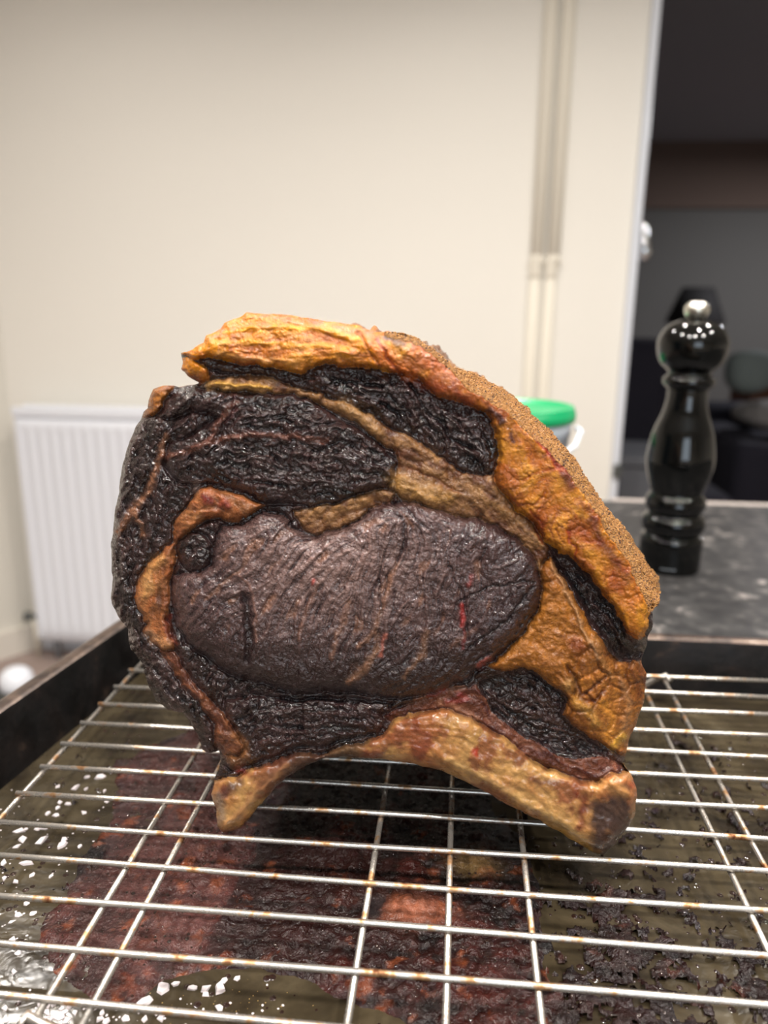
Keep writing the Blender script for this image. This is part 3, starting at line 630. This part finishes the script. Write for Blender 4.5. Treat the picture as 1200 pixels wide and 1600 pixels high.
# explicit marks: polyline, half width px, colour, strength, height mm
MK = [([(262,680),(254,700),(246,730),(228,772),(204,806),(184,832)],5,(140,94,66),.75,.8),([(205,800),(220,820),(226,838)],4,(140,94,66),.7,.5),
 ([(254,712),(290,706),(330,690),(372,682),(430,679),(505,690)],5,(118,72,56),.75,.5),([(325,694),(340,665),(352,645),(372,628)],4.5,(112,68,54),.7,.4),([(366,606),(368,640),(352,660)],3,(84,40,38),.7,-1.2),
 ([(738,900),(732,912)],4,(150,56,48),.6,.3),([(724,950),(720,978)],4.5,(168,38,34),.75,.5),([(722,985),(724,1012)],3,(110,30,30),.6,.1),([(750,1040),(764,1030)],5,(170,76,60),.8,.8),([(490,905),(486,912)],3,(180,84,74),.8,.2),
 ([(383,935),(388,960),(390,990),(384,1030)],7,(32,18,20),.85,-1.6),([(372,900),(392,915),(400,950),(398,1000)],2.5,(150,110,96),.5,.5),
 ([(560,1010),(585,985),(600,940),(620,880)],4,(160,114,88),.5,.4),([(548,1065),(572,1042),(590,1010)],6,(150,106,78),.6,.5),([(632,1060),(660,1020),(668,985)],4,(150,108,80),.5,.4),([(520,1030),(528,990),(545,940)],4,(156,112,90),.5,.4),([(470,1000),(478,950),(500,905)],3.5,(150,108,90),.45,.3),([(592,1025),(602,990)],3,(178,96,76),.6,.2),([(700,1010),(742,985)],3,(130,92,76),.45,.2),([(735,1010),(800,960),(835,915)],2.2,(26,16,18),.7,-.9),([(720,940),(770,915),(838,908)],2.2,(26,16,18),.7,-.9),([(745,1030),(800,1000),(835,950)],2.2,(26,16,18),.7,-.9),([(700,880),(730,940),(728,1000)],2.2,(30,18,20),.5,-.7),([(600,860),(590,910),(596,960)],2,(30,18,20),.6,-.8),([(636,820),(632,860),(606,900),(600,930)],2,(34,20,22),.6,-.8),
 ([(827,672),(850,700),(872,722),(893,742)],3.5,(140,36,22),.85,-.5),([(838,690),(860,712),(878,738)],3,(150,44,22),.8,-.4),([(884,742),(893,758)],10,(92,26,26),.85,.3),([(872,706),(890,726),(902,742)],7,(72,40,34),.7,.3),([(820,752),(830,742),(850,738),(872,728)],3,(160,60,24),.6,-.3),
 ([(798,680),(802,690)],4,(74,26,18),.9,-.2),([(765,640),(778,650),(782,662)],5,(50,26,24),.85,.6),([(606,526),(616,529),(630,536)],6,(52,38,36),.8,.2),
 ([(830,800),(848,822),(846,850),(836,826)],2.2,(130,46,24),.8,-.5),([(795,770),(812,790),(838,790),(850,772)],2.2,(140,60,28),.7,-.5),([(884,828),(888,846),(902,856),(900,872)],2.6,(150,50,26),.8,-.6),([(925,815),(940,840),(948,860),(962,880)],7,(96,40,34),.65,.2),([(905,790),(925,800)],8,(110,46,28),.6,.1),([(960,878),(985,905)],7,(130,56,32),.6,.1),([(870,800),(860,822),(866,850)],2,(140,70,34),.6,-.4),([(905,845),(925,850),(940,845)],3,(150,60,30),.6,-.3),
 ([(640,590),(668,600),(700,612),(735,628)],9,(150,60,34),.55,.4),([(600,545),(618,570),(640,588)],8,(214,112,42),.8,.8),([(590,530),(606,556),(628,584)],3,(140,60,36),.75,-1.0),([(570,520),(588,548),(600,570)],7,(196,100,44),.6,.6),([(560,520),(580,556),(596,572)],2.5,(150,76,36),.6,-.8),
 ([(350,520),(420,512),(500,516),(560,530)],4,(240,166,24),.6,.5),([(330,540),(400,534),(480,545),(520,540)],4,(232,160,30),.55,.4),([(340,556),(400,560),(460,570)],5,(206,150,84),.55,.3),([(330,600),(350,602),(400,606)],7,(208,160,92),.8,1.2),([(340,598),(380,602),(420,608)],3,(220,168,60),.6,.6),
 ([(536,632),(575,655),(592,672)],8,(170,128,80),.85,1.0),([(620,752),(660,768),(700,778)],14,(186,140,78),.7,1.6),([(640,735),(680,750),(720,770)],3,(120,70,44),.7,-.8),
 ([(862,880),(876,905),(896,950),(920,1000),(936,1030)],3.5,(190,146,104),.7,1.4),([(930,1000),(945,1035),(958,1060)],5,(170,120,70),.6,.8),
 ([(895,1002),(905,1010)],12,(120,48,30),.6,.3),([(900,1060),(905,1085),(925,1075),(945,1060)],3,(70,30,24),.8,-1.4),([(888,1040),(898,1062),(896,1085)],3,(74,34,22),.8,-1.4),([(905,1090),(930,1096),(945,1080)],3,(84,30,26),.7,-1.0),([(900,1095),(920,1110),(930,1130)],8,(204,152,72),.6,.8),([(890,1065),(885,1075)],9,(186,142,84),.7,1.0),([(940,1100),(955,1120),(948,1150)],9,(214,144,56),.6,.8),([(972,1060),(985,1100),(970,1150)],6,(164,116,74),.7,.8),([(958,1165),(972,1150)],7,(206,158,60),.8,1.2),([(915,1060),(935,1056)],9,(196,124,56),.6,.9),
 ([(690,1100),(720,1112),(742,1122)],6,(170,118,90),.7,.8),([(650,1092),(700,1082),(722,1072)],5,(156,104,78),.7,1.0),([(670,1088),(700,1080)],4,(140,24,30),.7,.2),([(720,1085),(728,1092),(700,1100)],5,(130,30,34),.6,.2),
 ([(742,1173),(746,1176)],4,(170,40,30),.8,.2),([(830,1215),(850,1224),(870,1228)],6,(104,50,46),.6,0),([(900,1240),(912,1250),(908,1290)],6,(120,46,34),.65,-.4),([(920,1232),(950,1228),(975,1240)],10,(206,148,86),.7,1.0),([(915,1320),(920,1322)],4,(60,40,30),.7,-.6),([(700,1185),(800,1240),(900,1300)],5,(222,180,116),.5,.6),([(870,1300),(920,1325)],6,(220,164,60),.5,.3),
 ([(382,1308),(366,1288)],4,(150,110,60),.4,.2),([(340,1285),(346,1270),(342,1245)],8,(150,130,112),.7,.3),([(352,1238),(372,1222)],10,(60,38,40),.8,-.2),([(372,1200),(382,1203)],6,(110,18,18),.85,.2),([(360,1180),(372,1190)],8,(150,100,60),.6,.4),([(366,1150),(382,1166),(384,1180)],6,(160,106,62),.7,.8),([(350,1290),(400,1240),(450,1195)],5,(176,124,84),.6,.4),
 ([(322,780),(326,784)],7,(122,44,40),.9,.8),([(350,788),(354,792)],7,(140,62,50),.9,.8),([(308,758),(306,768)],6,(120,100,92),.7,.8),([(225,930),(232,900),(250,870)],7,(212,156,92),.6,.8),([(232,912),(236,918)],10,(214,160,98),.6,.4),
 ([(250,1002),(262,1010)],6,(208,150,100),.7,.8),([(230,988),(240,998)],6,(200,150,110),.7,.6),([(262,965),(262,985),(272,1005)],5,(126,54,44),.6,.3),
 ([(520,592),(560,602),(600,606)],2.5,(16,10,12),.8,-1.4),([(560,640),(600,632),(640,650)],2.5,(16,10,12),.7,-1.2),([(640,600),(665,640),(690,660)],2.5,(16,10,12),.7,-1.2),([(690,640),(700,680),(740,700)],2.5,(16,10,12),.7,-1.2),([(420,1095),(500,1090),(560,1100)],4,(22,16,20),.7,-1.4),([(380,1140),(430,1130),(470,1140)],3,(22,16,20),.6,-1.2)]
for P, w, c, st, hh in MK:
    xs_ = [p[0] for p in P]; ys_ = [p[1] for p in P]; mg = w * 3 + 12
    i0 = max(0, int((min(xs_) - mg - gx[0]) / STEP)); i1 = int((max(xs_) + mg - gx[0]) / STEP) + 1; j0 = max(0, int((min(ys_) - mg - gy[0]) / STEP)); j1 = int((max(ys_) + mg - gy[0]) / STEP) + 1
    sl = (slice(i0, i1), slice(j0, j1))
    d_ = linedist(P, wx[sl], wy[sl]) * (.75 + .5 * fine[sl])
    t = np.exp(-(d_ / w) ** 2.4)
    Cc[sl] = mixc(Cc[sl], c3(c) + 0 * Cc[sl], t * st); h[sl] += hh * t
# soften the narrow joins a little, paint crevice shade into them as brown
join_shade = np.exp(-(bd / 3.0) ** 2) * (~cj)
Cc = mixc(Cc, c3((54, 28, 22)) + 0 * Cc, join_shade * .45 * np.clip(crv * 1.4 - .4, 0, 1))
h = h * 0.25 + 0.75 * blur(h, 1)
# ---- large form: depth behind the standing plane y = 0.266
Y0 = 0.266
e = np.clip(sil, 0, None)
dep = 0.006 * (1 - np.sqrt(np.clip(1 - (1 - np.clip(e / 26, 0, 1)) ** 2, 0, 1)))
dep += 0.010 * sstep(330, 170, X)                                  # left flank turns back
dep += 0.012 * sstep(900, 1020, X) * sstep(980, 1060, Y) * sstep(1220, 1160, Y)
cr = np.clip(sds['crust'], 0, None)
dep += np.where(sds['crust'] > 0, 0.0016 * np.clip(cr, 0, 60) * (1 + cr / 90), 0) * 1.0
dep += 0.004 * sstep(12, 0, e) * sstep(0, 4, cr)
dep += 0.004 * sstep(560, 500, Y)
depth = Y0 + 0.004 + dep - h * 0.001
rr = rays(X, Y)
def to3(xx, yy, dd):
    r_ = rays(xx, yy); return CAM[None, :] + r_ * (dd / r_[..., 1])[..., None]
keep = sil > -0.7 * STEP
near_ = (np.abs(sil) < 0.75 * STEP) & keep
XX = np.where(near_, X + (snx - sx_), X); YY = np.where(near_, Y + (sny - sy_), Y)
P3 = (CAM[None, None, :] + rays(XX, YY) * (depth / rays(XX, YY)[..., 1])[..., None])
ni, nj = X.shape
fk = keep[:-1, :-1] & keep[1:, :-1] & keep[:-1, 1:] & keep[1:, 1:]
idx = np.arange(ni * nj).reshape(ni, nj)
Q = np.stack([idx[:-1, :-1], idx[:-1, 1:], idx[1:, 1:], idx[1:, :-1]], -1)     # normal toward the camera
Q = Q[fk]; partid = np.array([0] * len(REG))
PARTS = {'lean': 0, 'seam': 1, 'golden': 2, 'cap': 3, 'crust': 4, 'bone': 5, 'eye': 6}
for i, r_ in enumerate(REG): partid[i] = PARTS[r_[5]]
fl = partid[lab[:-1, :-1][fk]]
PV = P3.reshape(-1, 3); CV = Cc.reshape(-1, 3)
# true vertex normals of the whole front so that seams between parts stay smooth
def vnormals(V, Qd):
    a = V[Qd[:, 2]] - V[Qd[:, 0]]; b = V[Qd[:, 3]] - V[Qd[:, 1]]; nf = np.cross(a, b)
    N = np.zeros_like(V)
    for k in range(4): 
        for c_ in range(3): N[:, c_] += np.bincount(Qd[:, k], nf[:, c_], len(V))
    return N / (np.linalg.norm(N, axis=1, keepdims=True) + 1e-20)
NV = vnormals(PV, Q)
if NV[Q[:, 0]][:, 1].mean() > 0: Q = Q[:, ::-1].copy(); NV = -NV
def gridmesh(name, Vv, Qd, Cv, m, parent, Nv=None):
    u, inv = np.unique(Qd.ravel(), return_inverse=True); Qn = inv.reshape(Qd.shape).astype(np.int32)
    me = bpy.data.meshes.new(name); me.vertices.add(len(u)); me.vertices.foreach_set('co', Vv[u].astype(np.float32).ravel())
    me.loops.add(Qn.size); me.loops.foreach_set('vertex_index', Qn.ravel()); me.polygons.add(len(Qn))
    k = Qn.shape[1]
    me.polygons.foreach_set('loop_start', (np.arange(len(Qn)) * k).astype(np.int32)); me.polygons.foreach_set('use_smooth', np.ones(len(Qn), bool))
    me.update(calc_edges=True)
    at = me.color_attributes.new('Col', 'FLOAT_COLOR', 'POINT'); ca = np.ones((len(u), 4), np.float32); ca[:, :3] = Cv[u]; at.data.foreach_set('color', ca.ravel())
    if Nv is not None: me.normals_split_custom_set_from_vertices(Nv[u].tolist())
    me.materials.append(m); o = bpy.data.objects.new(name, me); COL.objects.link(o)
    if parent is not None: o.parent = parent; o.matrix_parent_inverse = Matrix.Translation(-parent.location)
    return o
roast = empty('beef_rib_roast', (0, 0.30, 0.93)); tag(roast, 'dark roasted rib of beef with golden fat cap standing on the wire rack', 'roast beef')
PM = [('lean_muscle', M_lean, None), ('fat_seam', M_fat, 'pale brown seams of rendered fat'), ('golden_fat', M_fat, 'golden brown lump of rendered fat'), ('fat_cap', M_fat, 'thick orange-yellow fat cap'), ('seasoned_crust', M_crust, 'tan grainy seasoned crust'), ('rib_bone', M_bone, 'pale curved rib bone with charred end'), ('eye_muscle', M_lean, 'large mauve-brown rib eye muscle')]
RL = {'base': 'dark crumpled muscle along the left edge', 'C': 'large dark upper muscle', 'P': 'dark lower muscle above the rib', 'A': 'glossy black-brown muscle under the fat cap', 'E': 'narrow dark muscle at the right', 'H': 'dark muscle at lower right by the bone', 'N': 'small round dark muscle at the left',
 'seam': 'pale tan seam of fat across the top', 'J': 'short tan fat seam above the rib eye', 'K': 'orange-brown fat lump with two red spots', 'L': 'orange-brown fat lump at the left edge', 'M': 'brown sinewy strip at lower left', 'pink': 'reddish tissue along the bone', 'tip': 'yellow fat tip at the upper left', 'nub': 'small orange fat nub at the upper left'}
fr = lab[:-1, :-1][fk]
for i, r_ in enumerate(REG):
    k = PARTS[r_[5]]; nm, m_, lb = PM[k]
    if not (fr == i).any(): continue
    if r_[0] == 'nub': nm = 'fat_nub'
    if r_[0] == 'tip': nm = 'fat_tip'
    o = gridmesh(nm, PV, Q[fr == i], CV, m_, roast, NV); o['label'] = RL.get(r_[0], lb) or nm
# ---- flanks and back: extrude the outline backwards
E_ = np.concatenate([Q[:, [0, 1]], Q[:, [1, 2]], Q[:, [2, 3]], Q[:, [3, 0]]]); key = np.sort(E_, 1); kk = key[:, 0].astype(np.int64) * (ni * nj) + key[:, 1]
uq, first, cnt = np.unique(kk, return_index=True, return_counts=True); BE = E_[first[cnt == 1]]
nxt = {}
for a, b in BE: nxt.setdefault(int(a), []).append(int(b))
loops = []; used = set()
for s0 in list(nxt):
    if s0 in used or not nxt[s0]: continue
    loop = [s0]; used.add(s0); cur = s0
    while nxt.get(cur):
        c_ = nxt[cur].pop()
        if c_ == s0: break
        loop.append(c_); used.add(c_); cur = c_
    loops.append(loop)
loop = max(loops, key=len)
L0 = PV[loop]; LC = CV[loop]; nL = len(loop)
def smooth_loop(A, n):
    for _ in range(n): A = (np.roll(A, 1, 0) + A * 2 + np.roll(A, -1, 0)) / 4
    return A
tg = smooth_loop(np.roll(L0, -3, 0) - np.roll(L0, 3, 0), 60); nr = np.stack([-tg[:, 2], 0 * tg[:, 0], tg[:, 0]], 1); nr /= np.linalg.norm(nr, axis=1, keepdims=True) + 1e-9
if (nr * (L0 - L0.mean(0))).sum() > 0: nr = -nr                          # points inward
rings = [L0]; sm = smooth_loop(L0, 40)
yend = 0.405  # unseen back drawn deeper to block reflections beneath the roast
ts = [0.03, .07] + [float(q) for q in np.linspace(.12, 1.0, 24)]
for t in ts:
    base = sm * min(1, t * 6) + L0 * (1 - min(1, t * 6)); B = base.copy()
    B[:, 1] = L0[:, 1] + (yend - L0[:, 1]) * t
    inw = .0012 + .006 * t + .016 * max(0, t - .7) ** 2 / .09
    cen = np.array((-.03, 0, 1.035)); B[:, 0] = cen[0] + (B[:, 0] - cen[0]) * (1 - .015 - .035 * t - .25 * max(0, t - .85)); B[:, 2] = cen[2] + (B[:, 2] - cen[2]) * (1 - .015 - .035 * t - .25 * max(0, t - .85))
    nz = (fbm(np.arange(nL) * 1.0, np.full(nL, t * 110.0), 26, 131, 4) - .32) * .009 * min(1, t * 3)
    B += nr * nz[:, None]
    rings.append(B)
SV = np.concatenate(rings); kR = len(rings)
ii = np.arange(nL); jj = (ii + 1) % nL
SQ = np.concatenate([np.stack([r_ * nL + ii, (r_ + 1) * nL + ii, (r_ + 1) * nL + jj, r_ * nL + jj], 1) for r_ in range(kR - 1)])
dk = lin((50, 34, 32))[None, :]
SC = np.concatenate([LC * (1 - min(1, r_ / 5)) + (0.75 * smooth_loop(LC, 40) + .25 * dk) * min(1, r_ / 5) for r_ in range(kR)])
SC *= (0.45 + 1.0 * fbm(np.tile(np.arange(nL), kR) * 1.0, np.repeat(np.arange(kR), nL) * 6.0, 20, 141, 4))[:, None]
nS = vnormals(SV, SQ)
outw = -np.tile(nr, (kR, 1))
if (nS * outw).sum() < 0: SQ = SQ[:, ::-1].copy()
o = gridmesh('outer_flank', SV, SQ, SC, M_fat, roast); o['label'] = 'browned outer side of the roast'
last = rings[-1]; tri = tessellate_polygon([[Vector((p[0], p[2], 0)) for p in last]])
me_t = np.array(tri)
LV = last.copy(); o = gridmesh('cut_back', LV, me_t, np.tile(lin((60, 40, 38)), (nL, 1)), M_lean, roast)

# ---- grains of seasoning stuck to the crust
def grain_mesh():
    V = [(1, 0, 0), (-1, 0, 0), (0, 1, 0), (0, -1, 0), (0, 0, 1), (0, 0, -1)]
    return np.array(V, float), [(0, 2, 4), (2, 1, 4), (1, 3, 4), (3, 0, 4), (2, 0, 5), (1, 2, 5), (3, 1, 5), (0, 3, 5)]
gv, gf = grain_mesh(); rg = np.random.default_rng(17)
cand = np.nonzero((is_['crust'] & keep).ravel())[0]; pick = rg.choice(cand, 6500, replace=False)
GV = []; GQ = []; GC = []
for n_, vi in enumerate(pick):
    s_ = rg.uniform(.0002, .0005); A_ = rg.normal(size=(3, 3)); q_, _r = np.linalg.qr(A_)
    GV.append((gv * s_ * rg.uniform(.6, 1.2, 3)) @ q_ + PV[vi] + NV[vi] * s_ * .4)
    GQ.append(np.array(gf) + 6 * n_); t_ = rg.random(); c_ = lin((218, 160, 88)) * (1 - t_) + lin((180, 120, 58)) * t_
    if rg.random() < .08: c_ = lin((70, 40, 24))
    GC.append(np.tile(c_, (6, 1)))
o = gridmesh('seasoning_grains', np.concatenate(GV), np.concatenate(GQ), np.concatenate(GC), M_crust, roast); o['kind'] = 'stuff'; o['label'] = 'sandy grains of seasoning on the crust'

# ------------------------------------------------------------------ residue on the tray floor
ZF = 0.9050
fx = np.arange(-.205, .262, .0009); fy = np.arange(.150, .428, .0009)
A, B = np.meshgrid(fx, fy, indexing='ij'); a1 = A * 1000; b1 = B * 1000
def w2(x, y):
    r_ = rays(np.array(float(x)), np.array(float(y))); t = (ZF - CAM[2]) / r_[2]; q = CAM + t * r_; return (q[0] * 1000, q[1] * 1000)
RES = [w2(*p) for p in [(170,1190),(165,1290),(120,1350),(95,1400),(60,1440),(55,1490),(70,1530),(110,1560),(165,1590),(220,1590),(255,1545),(330,1530),(400,1528),(470,1548),(520,1575),(600,1598),(700,1640),(860,1640),(870,1560),(850,1470),(860,1400),(830,1330),(780,1270),(740,1200),(700,1130),(560,1090),(400,1110),(300,1140)]]
wa = a1 + 10 * (fbm(a1, b1, 16, 201, 4) - .5); wb = b1 + 10 * (fbm(a1, b1, 16, 207, 4) - .5)
rs = polysd(RES, wa, wb)
RES2 = [w2(*p) for p in [(170,1185),(165,1330),(110,1390),(60,1450),(60,1520),(120,1570),(220,1590),(300,1540),(330,1450),(400,1350),(340,1200),(300,1150)]]
r2 = polysd(RES2, wa, wb)
# scattered burnt spots to the right
den = np.exp(-((a1 - 62) / 42) ** 2 - ((b1 - 215) / 60) ** 2) * .30 + .10 * np.exp(-((a1 - 100) / 60) ** 2 - ((b1 - 250) / 90) ** 2) + .10 * np.exp(-((a1 - 150) / 80) ** 2 - ((b1 - 350) / 60) ** 2)
spot = fbm(a1, b1, 7, 211, 5, .72); sp = spot - (.70 - den)
cover = np.maximum(rs / 6.0, sp * 14)
L1 = fbm(a1, b1, 14, 221, 4); L2 = fbm(a1, b1, 4, 231, 3); L3 = fbm(a1, b1, 40, 241, 3); wF1, wF2 = worley(wa, wb, 7, 12)
hh = sstep(0, 1.2, cover) * (.4 + 3.2 * (L1 ** 1.5) + 1.8 * (L2 - .4) + 1.0 * (fbm(a1, b1, 1.8, 261, 2) - .5) + 1.1 * sstep(.0, .5, wF2 - wF1) * L1)
hh = np.where(r2 > 0, hh * (.35 + .65 * sstep(.42, .6, L3)), hh)
co = mixc(c3((18, 8, 8)) + 0 * A[..., None], c3((62, 24, 18)) + 0 * A[..., None], np.clip(.42 + 1.8 * (L1 - .5) + 1.4 * (L3 - .5) + 1.2 * (L2 - .5), 0, 1))
co = mixc(co, c3((22, 12, 12)) + 0 * co, sstep(.52, .66, L3) * .7 * (r2 < 0))
co = mixc(co, c3((80, 48, 44)) + 0 * co, sstep(-2, 6, r2) * (.42 + .5 * sstep(.35, .6, L1)))
co = mixc(co, c3((132, 70, 40)) + 0 * co, sstep(.62, .76, fbm(a1, b1, 9, 251, 4, .6)) * .55)
px0 = w2(640, 1430); co = mixc(co, c3((170, 104, 78)) + 0 * co, np.exp(-((a1 - px0[0]) / 14) ** 2 - ((b1 - px0[1]) / 7) ** 2) * sstep(.35, .6, L1) * .8)  # fleshy pink highlight painted into the residue colour
px0 = w2(740, 1355); co = mixc(co, c3((140, 112, 70)) + 0 * co, np.exp(-((a1 - px0[0]) / 9) ** 2 - ((b1 - px0[1]) / 7) ** 2) * .7)
for p_, c_ in [((230,1455),(150,80,40)),((290,1360),(160,84,44)),((215,1530),(130,62,34)),((330,1510),(140,66,36)),((170,1580),(170,90,40))]:
    q_ = w2(*p_); co = mixc(co, c3(c_) + 0 * co, np.exp(-((a1 - q_[0]) / 5) ** 2 - ((b1 - q_[1]) / 5) ** 2) * sstep(.4, .6, L2) * .8)
co = mixc(co, c3((26, 14, 14)) + 0 * co, sstep(2, -1, rs) * .75)
kp = cover > 0
fk = kp[:-1, :-1] & kp[1:, :-1] & kp[:-1, 1:] & kp[1:, 1:]
n1, n2 = A.shape; idx = np.arange(n1 * n2).reshape(n1, n2)
QQ = np.stack([idx[:-1, :-1], idx[1:, :-1], idx[1:, 1:], idx[:-1, 1:]], -1)[fk]
RV = np.stack([A, B, ZF + .0001 + hh * .001 * sstep(0, .6, cover)], -1).reshape(-1, 3)
o = gridmesh('baked_on_juices', RV, QQ, co.reshape(-1, 3), M_resid, None)
tag(o, 'dark red-brown baked-on meat juices spread over the tray floor', 'residue', kind='stuff')

# ------------------------------------------------------------------ loose bits
def multi_mesh(name, items, m, base):
    """items: (x,y,z,sx,sy,sz,rot) copies of a base blob joined in one mesh"""
    bv, bf = base; V = []; Fc = []
    bv = np.array(bv)
    for (x, y, z, sx, sy, sz, ro) in items:
        c, s = math.cos(ro), math.sin(ro); q = bv * (sx, sy, sz); n0 = len(V)
        V += np.stack([x + c * q[:, 0] - s * q[:, 1], y + s * q[:, 0] + c * q[:, 1], z + q[:, 2]], 1).tolist(); Fc += [tuple(i + n0 for i in f) for f in bf]
    return fromdata(name, V, Fc, m, None, True)
def dome(n=8, k=3):
    V = [(0, 0, 1)]; Fc = []
    for i in range(1, k + 1):
        a = math.pi / 2 * i / k
        for j in range(n): b = 2 * math.pi * j / n; V.append((math.sin(a) * math.cos(b), math.sin(a) * math.sin(b), math.cos(a)))
    for j in range(n): Fc.append((0, 1 + j, 1 + (j + 1) % n))
    for i in range(k - 1):
        for j in range(n): Fc.append((1 + i * n + j, 1 + (i + 1) * n + j, 1 + (i + 1) * n + (j + 1) % n, 1 + i * n + (j + 1) % n))
    return V, Fc
ri = np.random.default_rng(5)
it = []
for _ in range(1500):
    x = ri.uniform(-.02, .24); y = ri.uniform(.19, .425)
    d_ = math.exp(-((x - .09) / .07) ** 2 - ((y - .24) / .07) ** 2) + .25
    if ri.random() > d_: continue
    s_ = ri.uniform(.0003, .0011); it.append((x, y, ZF, s_, s_ * ri.uniform(.7, 1), s_ * .6, ri.uniform(0, 6.28)))
o = multi_mesh('burnt_crumbs', it, M_crumb, dome(6, 2)); tag(o, 'tiny burnt crumbs sprinkled over the oily tray floor', 'crumbs', kind='stuff')
it = []
for _ in range(1400):
    x = ri.uniform(-.20, .25); y = ri.uniform(.17, .42); s_ = ri.uniform(.0005, .0018); it.append((x, y, ZF, s_, s_, s_ * .36, 0))
hz_ = (ZF + .0001 + hh * .001 * sstep(0, .6, cover))
for _ in range(4500):  # extra droplets added over the residue to catch glints
    i_ = ri.integers(0, n1); j_ = ri.integers(0, n2)
    if cover[i_, j_] <= .3 or co[i_, j_, 0] > .12: continue
    s_ = ri.uniform(.0003, .0009)
    it.append((fx[i_], fy[j_], hz_[i_, j_] - s_ * .1, s_, s_, s_ * .4, 0))
o = multi_mesh('grease_droplets', it, M_drop, dome(10, 4)); tag(o, 'small shiny grease droplets on the tray floor', 'droplets', kind='stuff')
it = []
for _ in range(260):
    px_ = ri.normal(340, 60); py_ = ri.normal(1575, 25); q_ = w2(px_, py_); s_ = ri.uniform(.00015, .0004); it.append((q_[0] / 1000, q_[1] / 1000, ZF, s_, s_, s_, 0))
o = multi_mesh('golden_seasoning', it, M_season, dome(5, 2)); tag(o, 'fine golden seasoning specks scattered near the tray front', 'seasoning', kind='stuff')

FL = [(270,90),(355,95),(405,100),(475,45),(410,45),(490,110),(280,165),(320,170),(270,190),(265,225),(225,215),(395,212),(500,160),(90,300),(120,290),(215,280),(175,290),(105,340),(80,370),(195,345),(290,365),(300,340),(375,370),(55,420),(15,450),(125,450),(290,435),(150,505),(240,510),(20,520),(75,535),(130,610),(125,640),(85,690),(155,685),(55,725),(60,810),(65,960),(85,870),(200,1120),(230,1110),(220,1150),(260,1100),(290,1130),(330,1120),(280,1170),(240,1180),(435,1130),(410,1165),(470,1180),(765,1035),(820,1015),(905,1035),(965,1040),(965,1062),(1030,1035),(1050,1000),(1110,990),(680,1100),(740,1135),(755,1175),(700,1140),(590,1180),(1030,1130),(1095,1170),(680,1180),(15,1080),(25,1130),(95,1090),(30,1190),(300,1150),(350,1150),(210,1180),(310,1190),(480,1150),(500,1190)]
BIG = {(475,45), (355,95), (290,365), (215,280), (55,420), (15,450), (125,450), (105,340), (200,1120), (260,1100), (435,1130), (765,1035), (965,1040), (680,1100), (280,1170), (1030,1035), (90,300), (195,345)}
flake_me = []
for s_ in range(6):
    r_ = np.random.default_rng(300 + s_); n = r_.integers(4, 7); an = np.sort(r_.random(n) * 6.28 + 0); an = np.linspace(0, 6.28, n, endpoint=False) + r_.uniform(-.3, .3, n)
    rad_ = r_.uniform(.65, 1.1, n); V = [(rad_[k] * math.cos(an[k]), rad_[k] * math.sin(an[k]), 0) for k in range(n)] + [(rad_[k] * .8 * math.cos(an[k]), rad_[k] * .8 * math.sin(an[k]), .42 + .12 * r_.random()) for k in range(n)]
    Fc = [(k, (k + 1) % n, n + (k + 1) % n, n + k) for k in range(n)] + [tuple(n + k for k in range(n)), tuple(range(n - 1, -1, -1))]
    me = bpy.data.meshes.new('salt_flake'); me.from_pydata(V, [], Fc); me.materials.append(M_salt); flake_me.append(me)
for k, (cx_, cy_) in enumerate(FL):
    q_ = w2(cx_ / 3, 1200 + cy_ / 3)
    o = bpy.data.objects.new('salt_flake', flake_me[k % 6]); COL.objects.link(o)
    s_ = (.0024 if (cx_, cy_) in BIG else .0015) * ri.uniform(.85, 1.15); o.scale = (s_ * ri.uniform(1.1, 1.7), s_ * ri.uniform(.7, 1.0), s_ * .8)
    o.location = (q_[0] / 1000, q_[1] / 1000, ZF + .0001); o.rotation_euler = (ri.uniform(-.2, .2), ri.uniform(-.2, .2), ri.uniform(0, 6.28))
    if cy_ >= 960 and cx_ < 560: lb, gp = 'coarse white salt flake in the crowded patch under the near left rack corner', 'salt flakes under the near left rack corner'
    elif cy_ >= 960: lb, gp = 'coarse white salt flake just in front of the dark residue, on bare tray', 'salt flakes in front of the residue'
    elif cy_ < 240: lb, gp = 'small white salt flake far back on the tray, left of the dark residue', 'salt flakes at the back left'
    elif cy_ < 480: lb, gp = 'white salt flake halfway along the left tray floor beside the residue', 'salt flakes halfway along the left'
    else: lb, gp = 'sparse small salt flake at the left tray floor, in front of the halfway cluster', 'sparse salt flakes at the front left'
    tag(o, lb, 'salt flake', gp)
it = []
for _ in range(260):
    px_, py_ = (ri.uniform(0, 170), ri.uniform(1225, 1480)) if ri.random() < .45 else (ri.normal(230, 130), ri.normal(1585, 18)); q_ = w2(px_, py_); s_ = ri.uniform(.0003, .0008); it.append((q_[0] / 1000, q_[1] / 1000, ZF, s_, s_ * .8, s_ * .6, ri.uniform(0, 6)))
o = multi_mesh('salt_grains', it, M_salt, dome(5, 2)); tag(o, 'fine salt grains between the larger flakes on the tray', 'salt', kind='stuff')
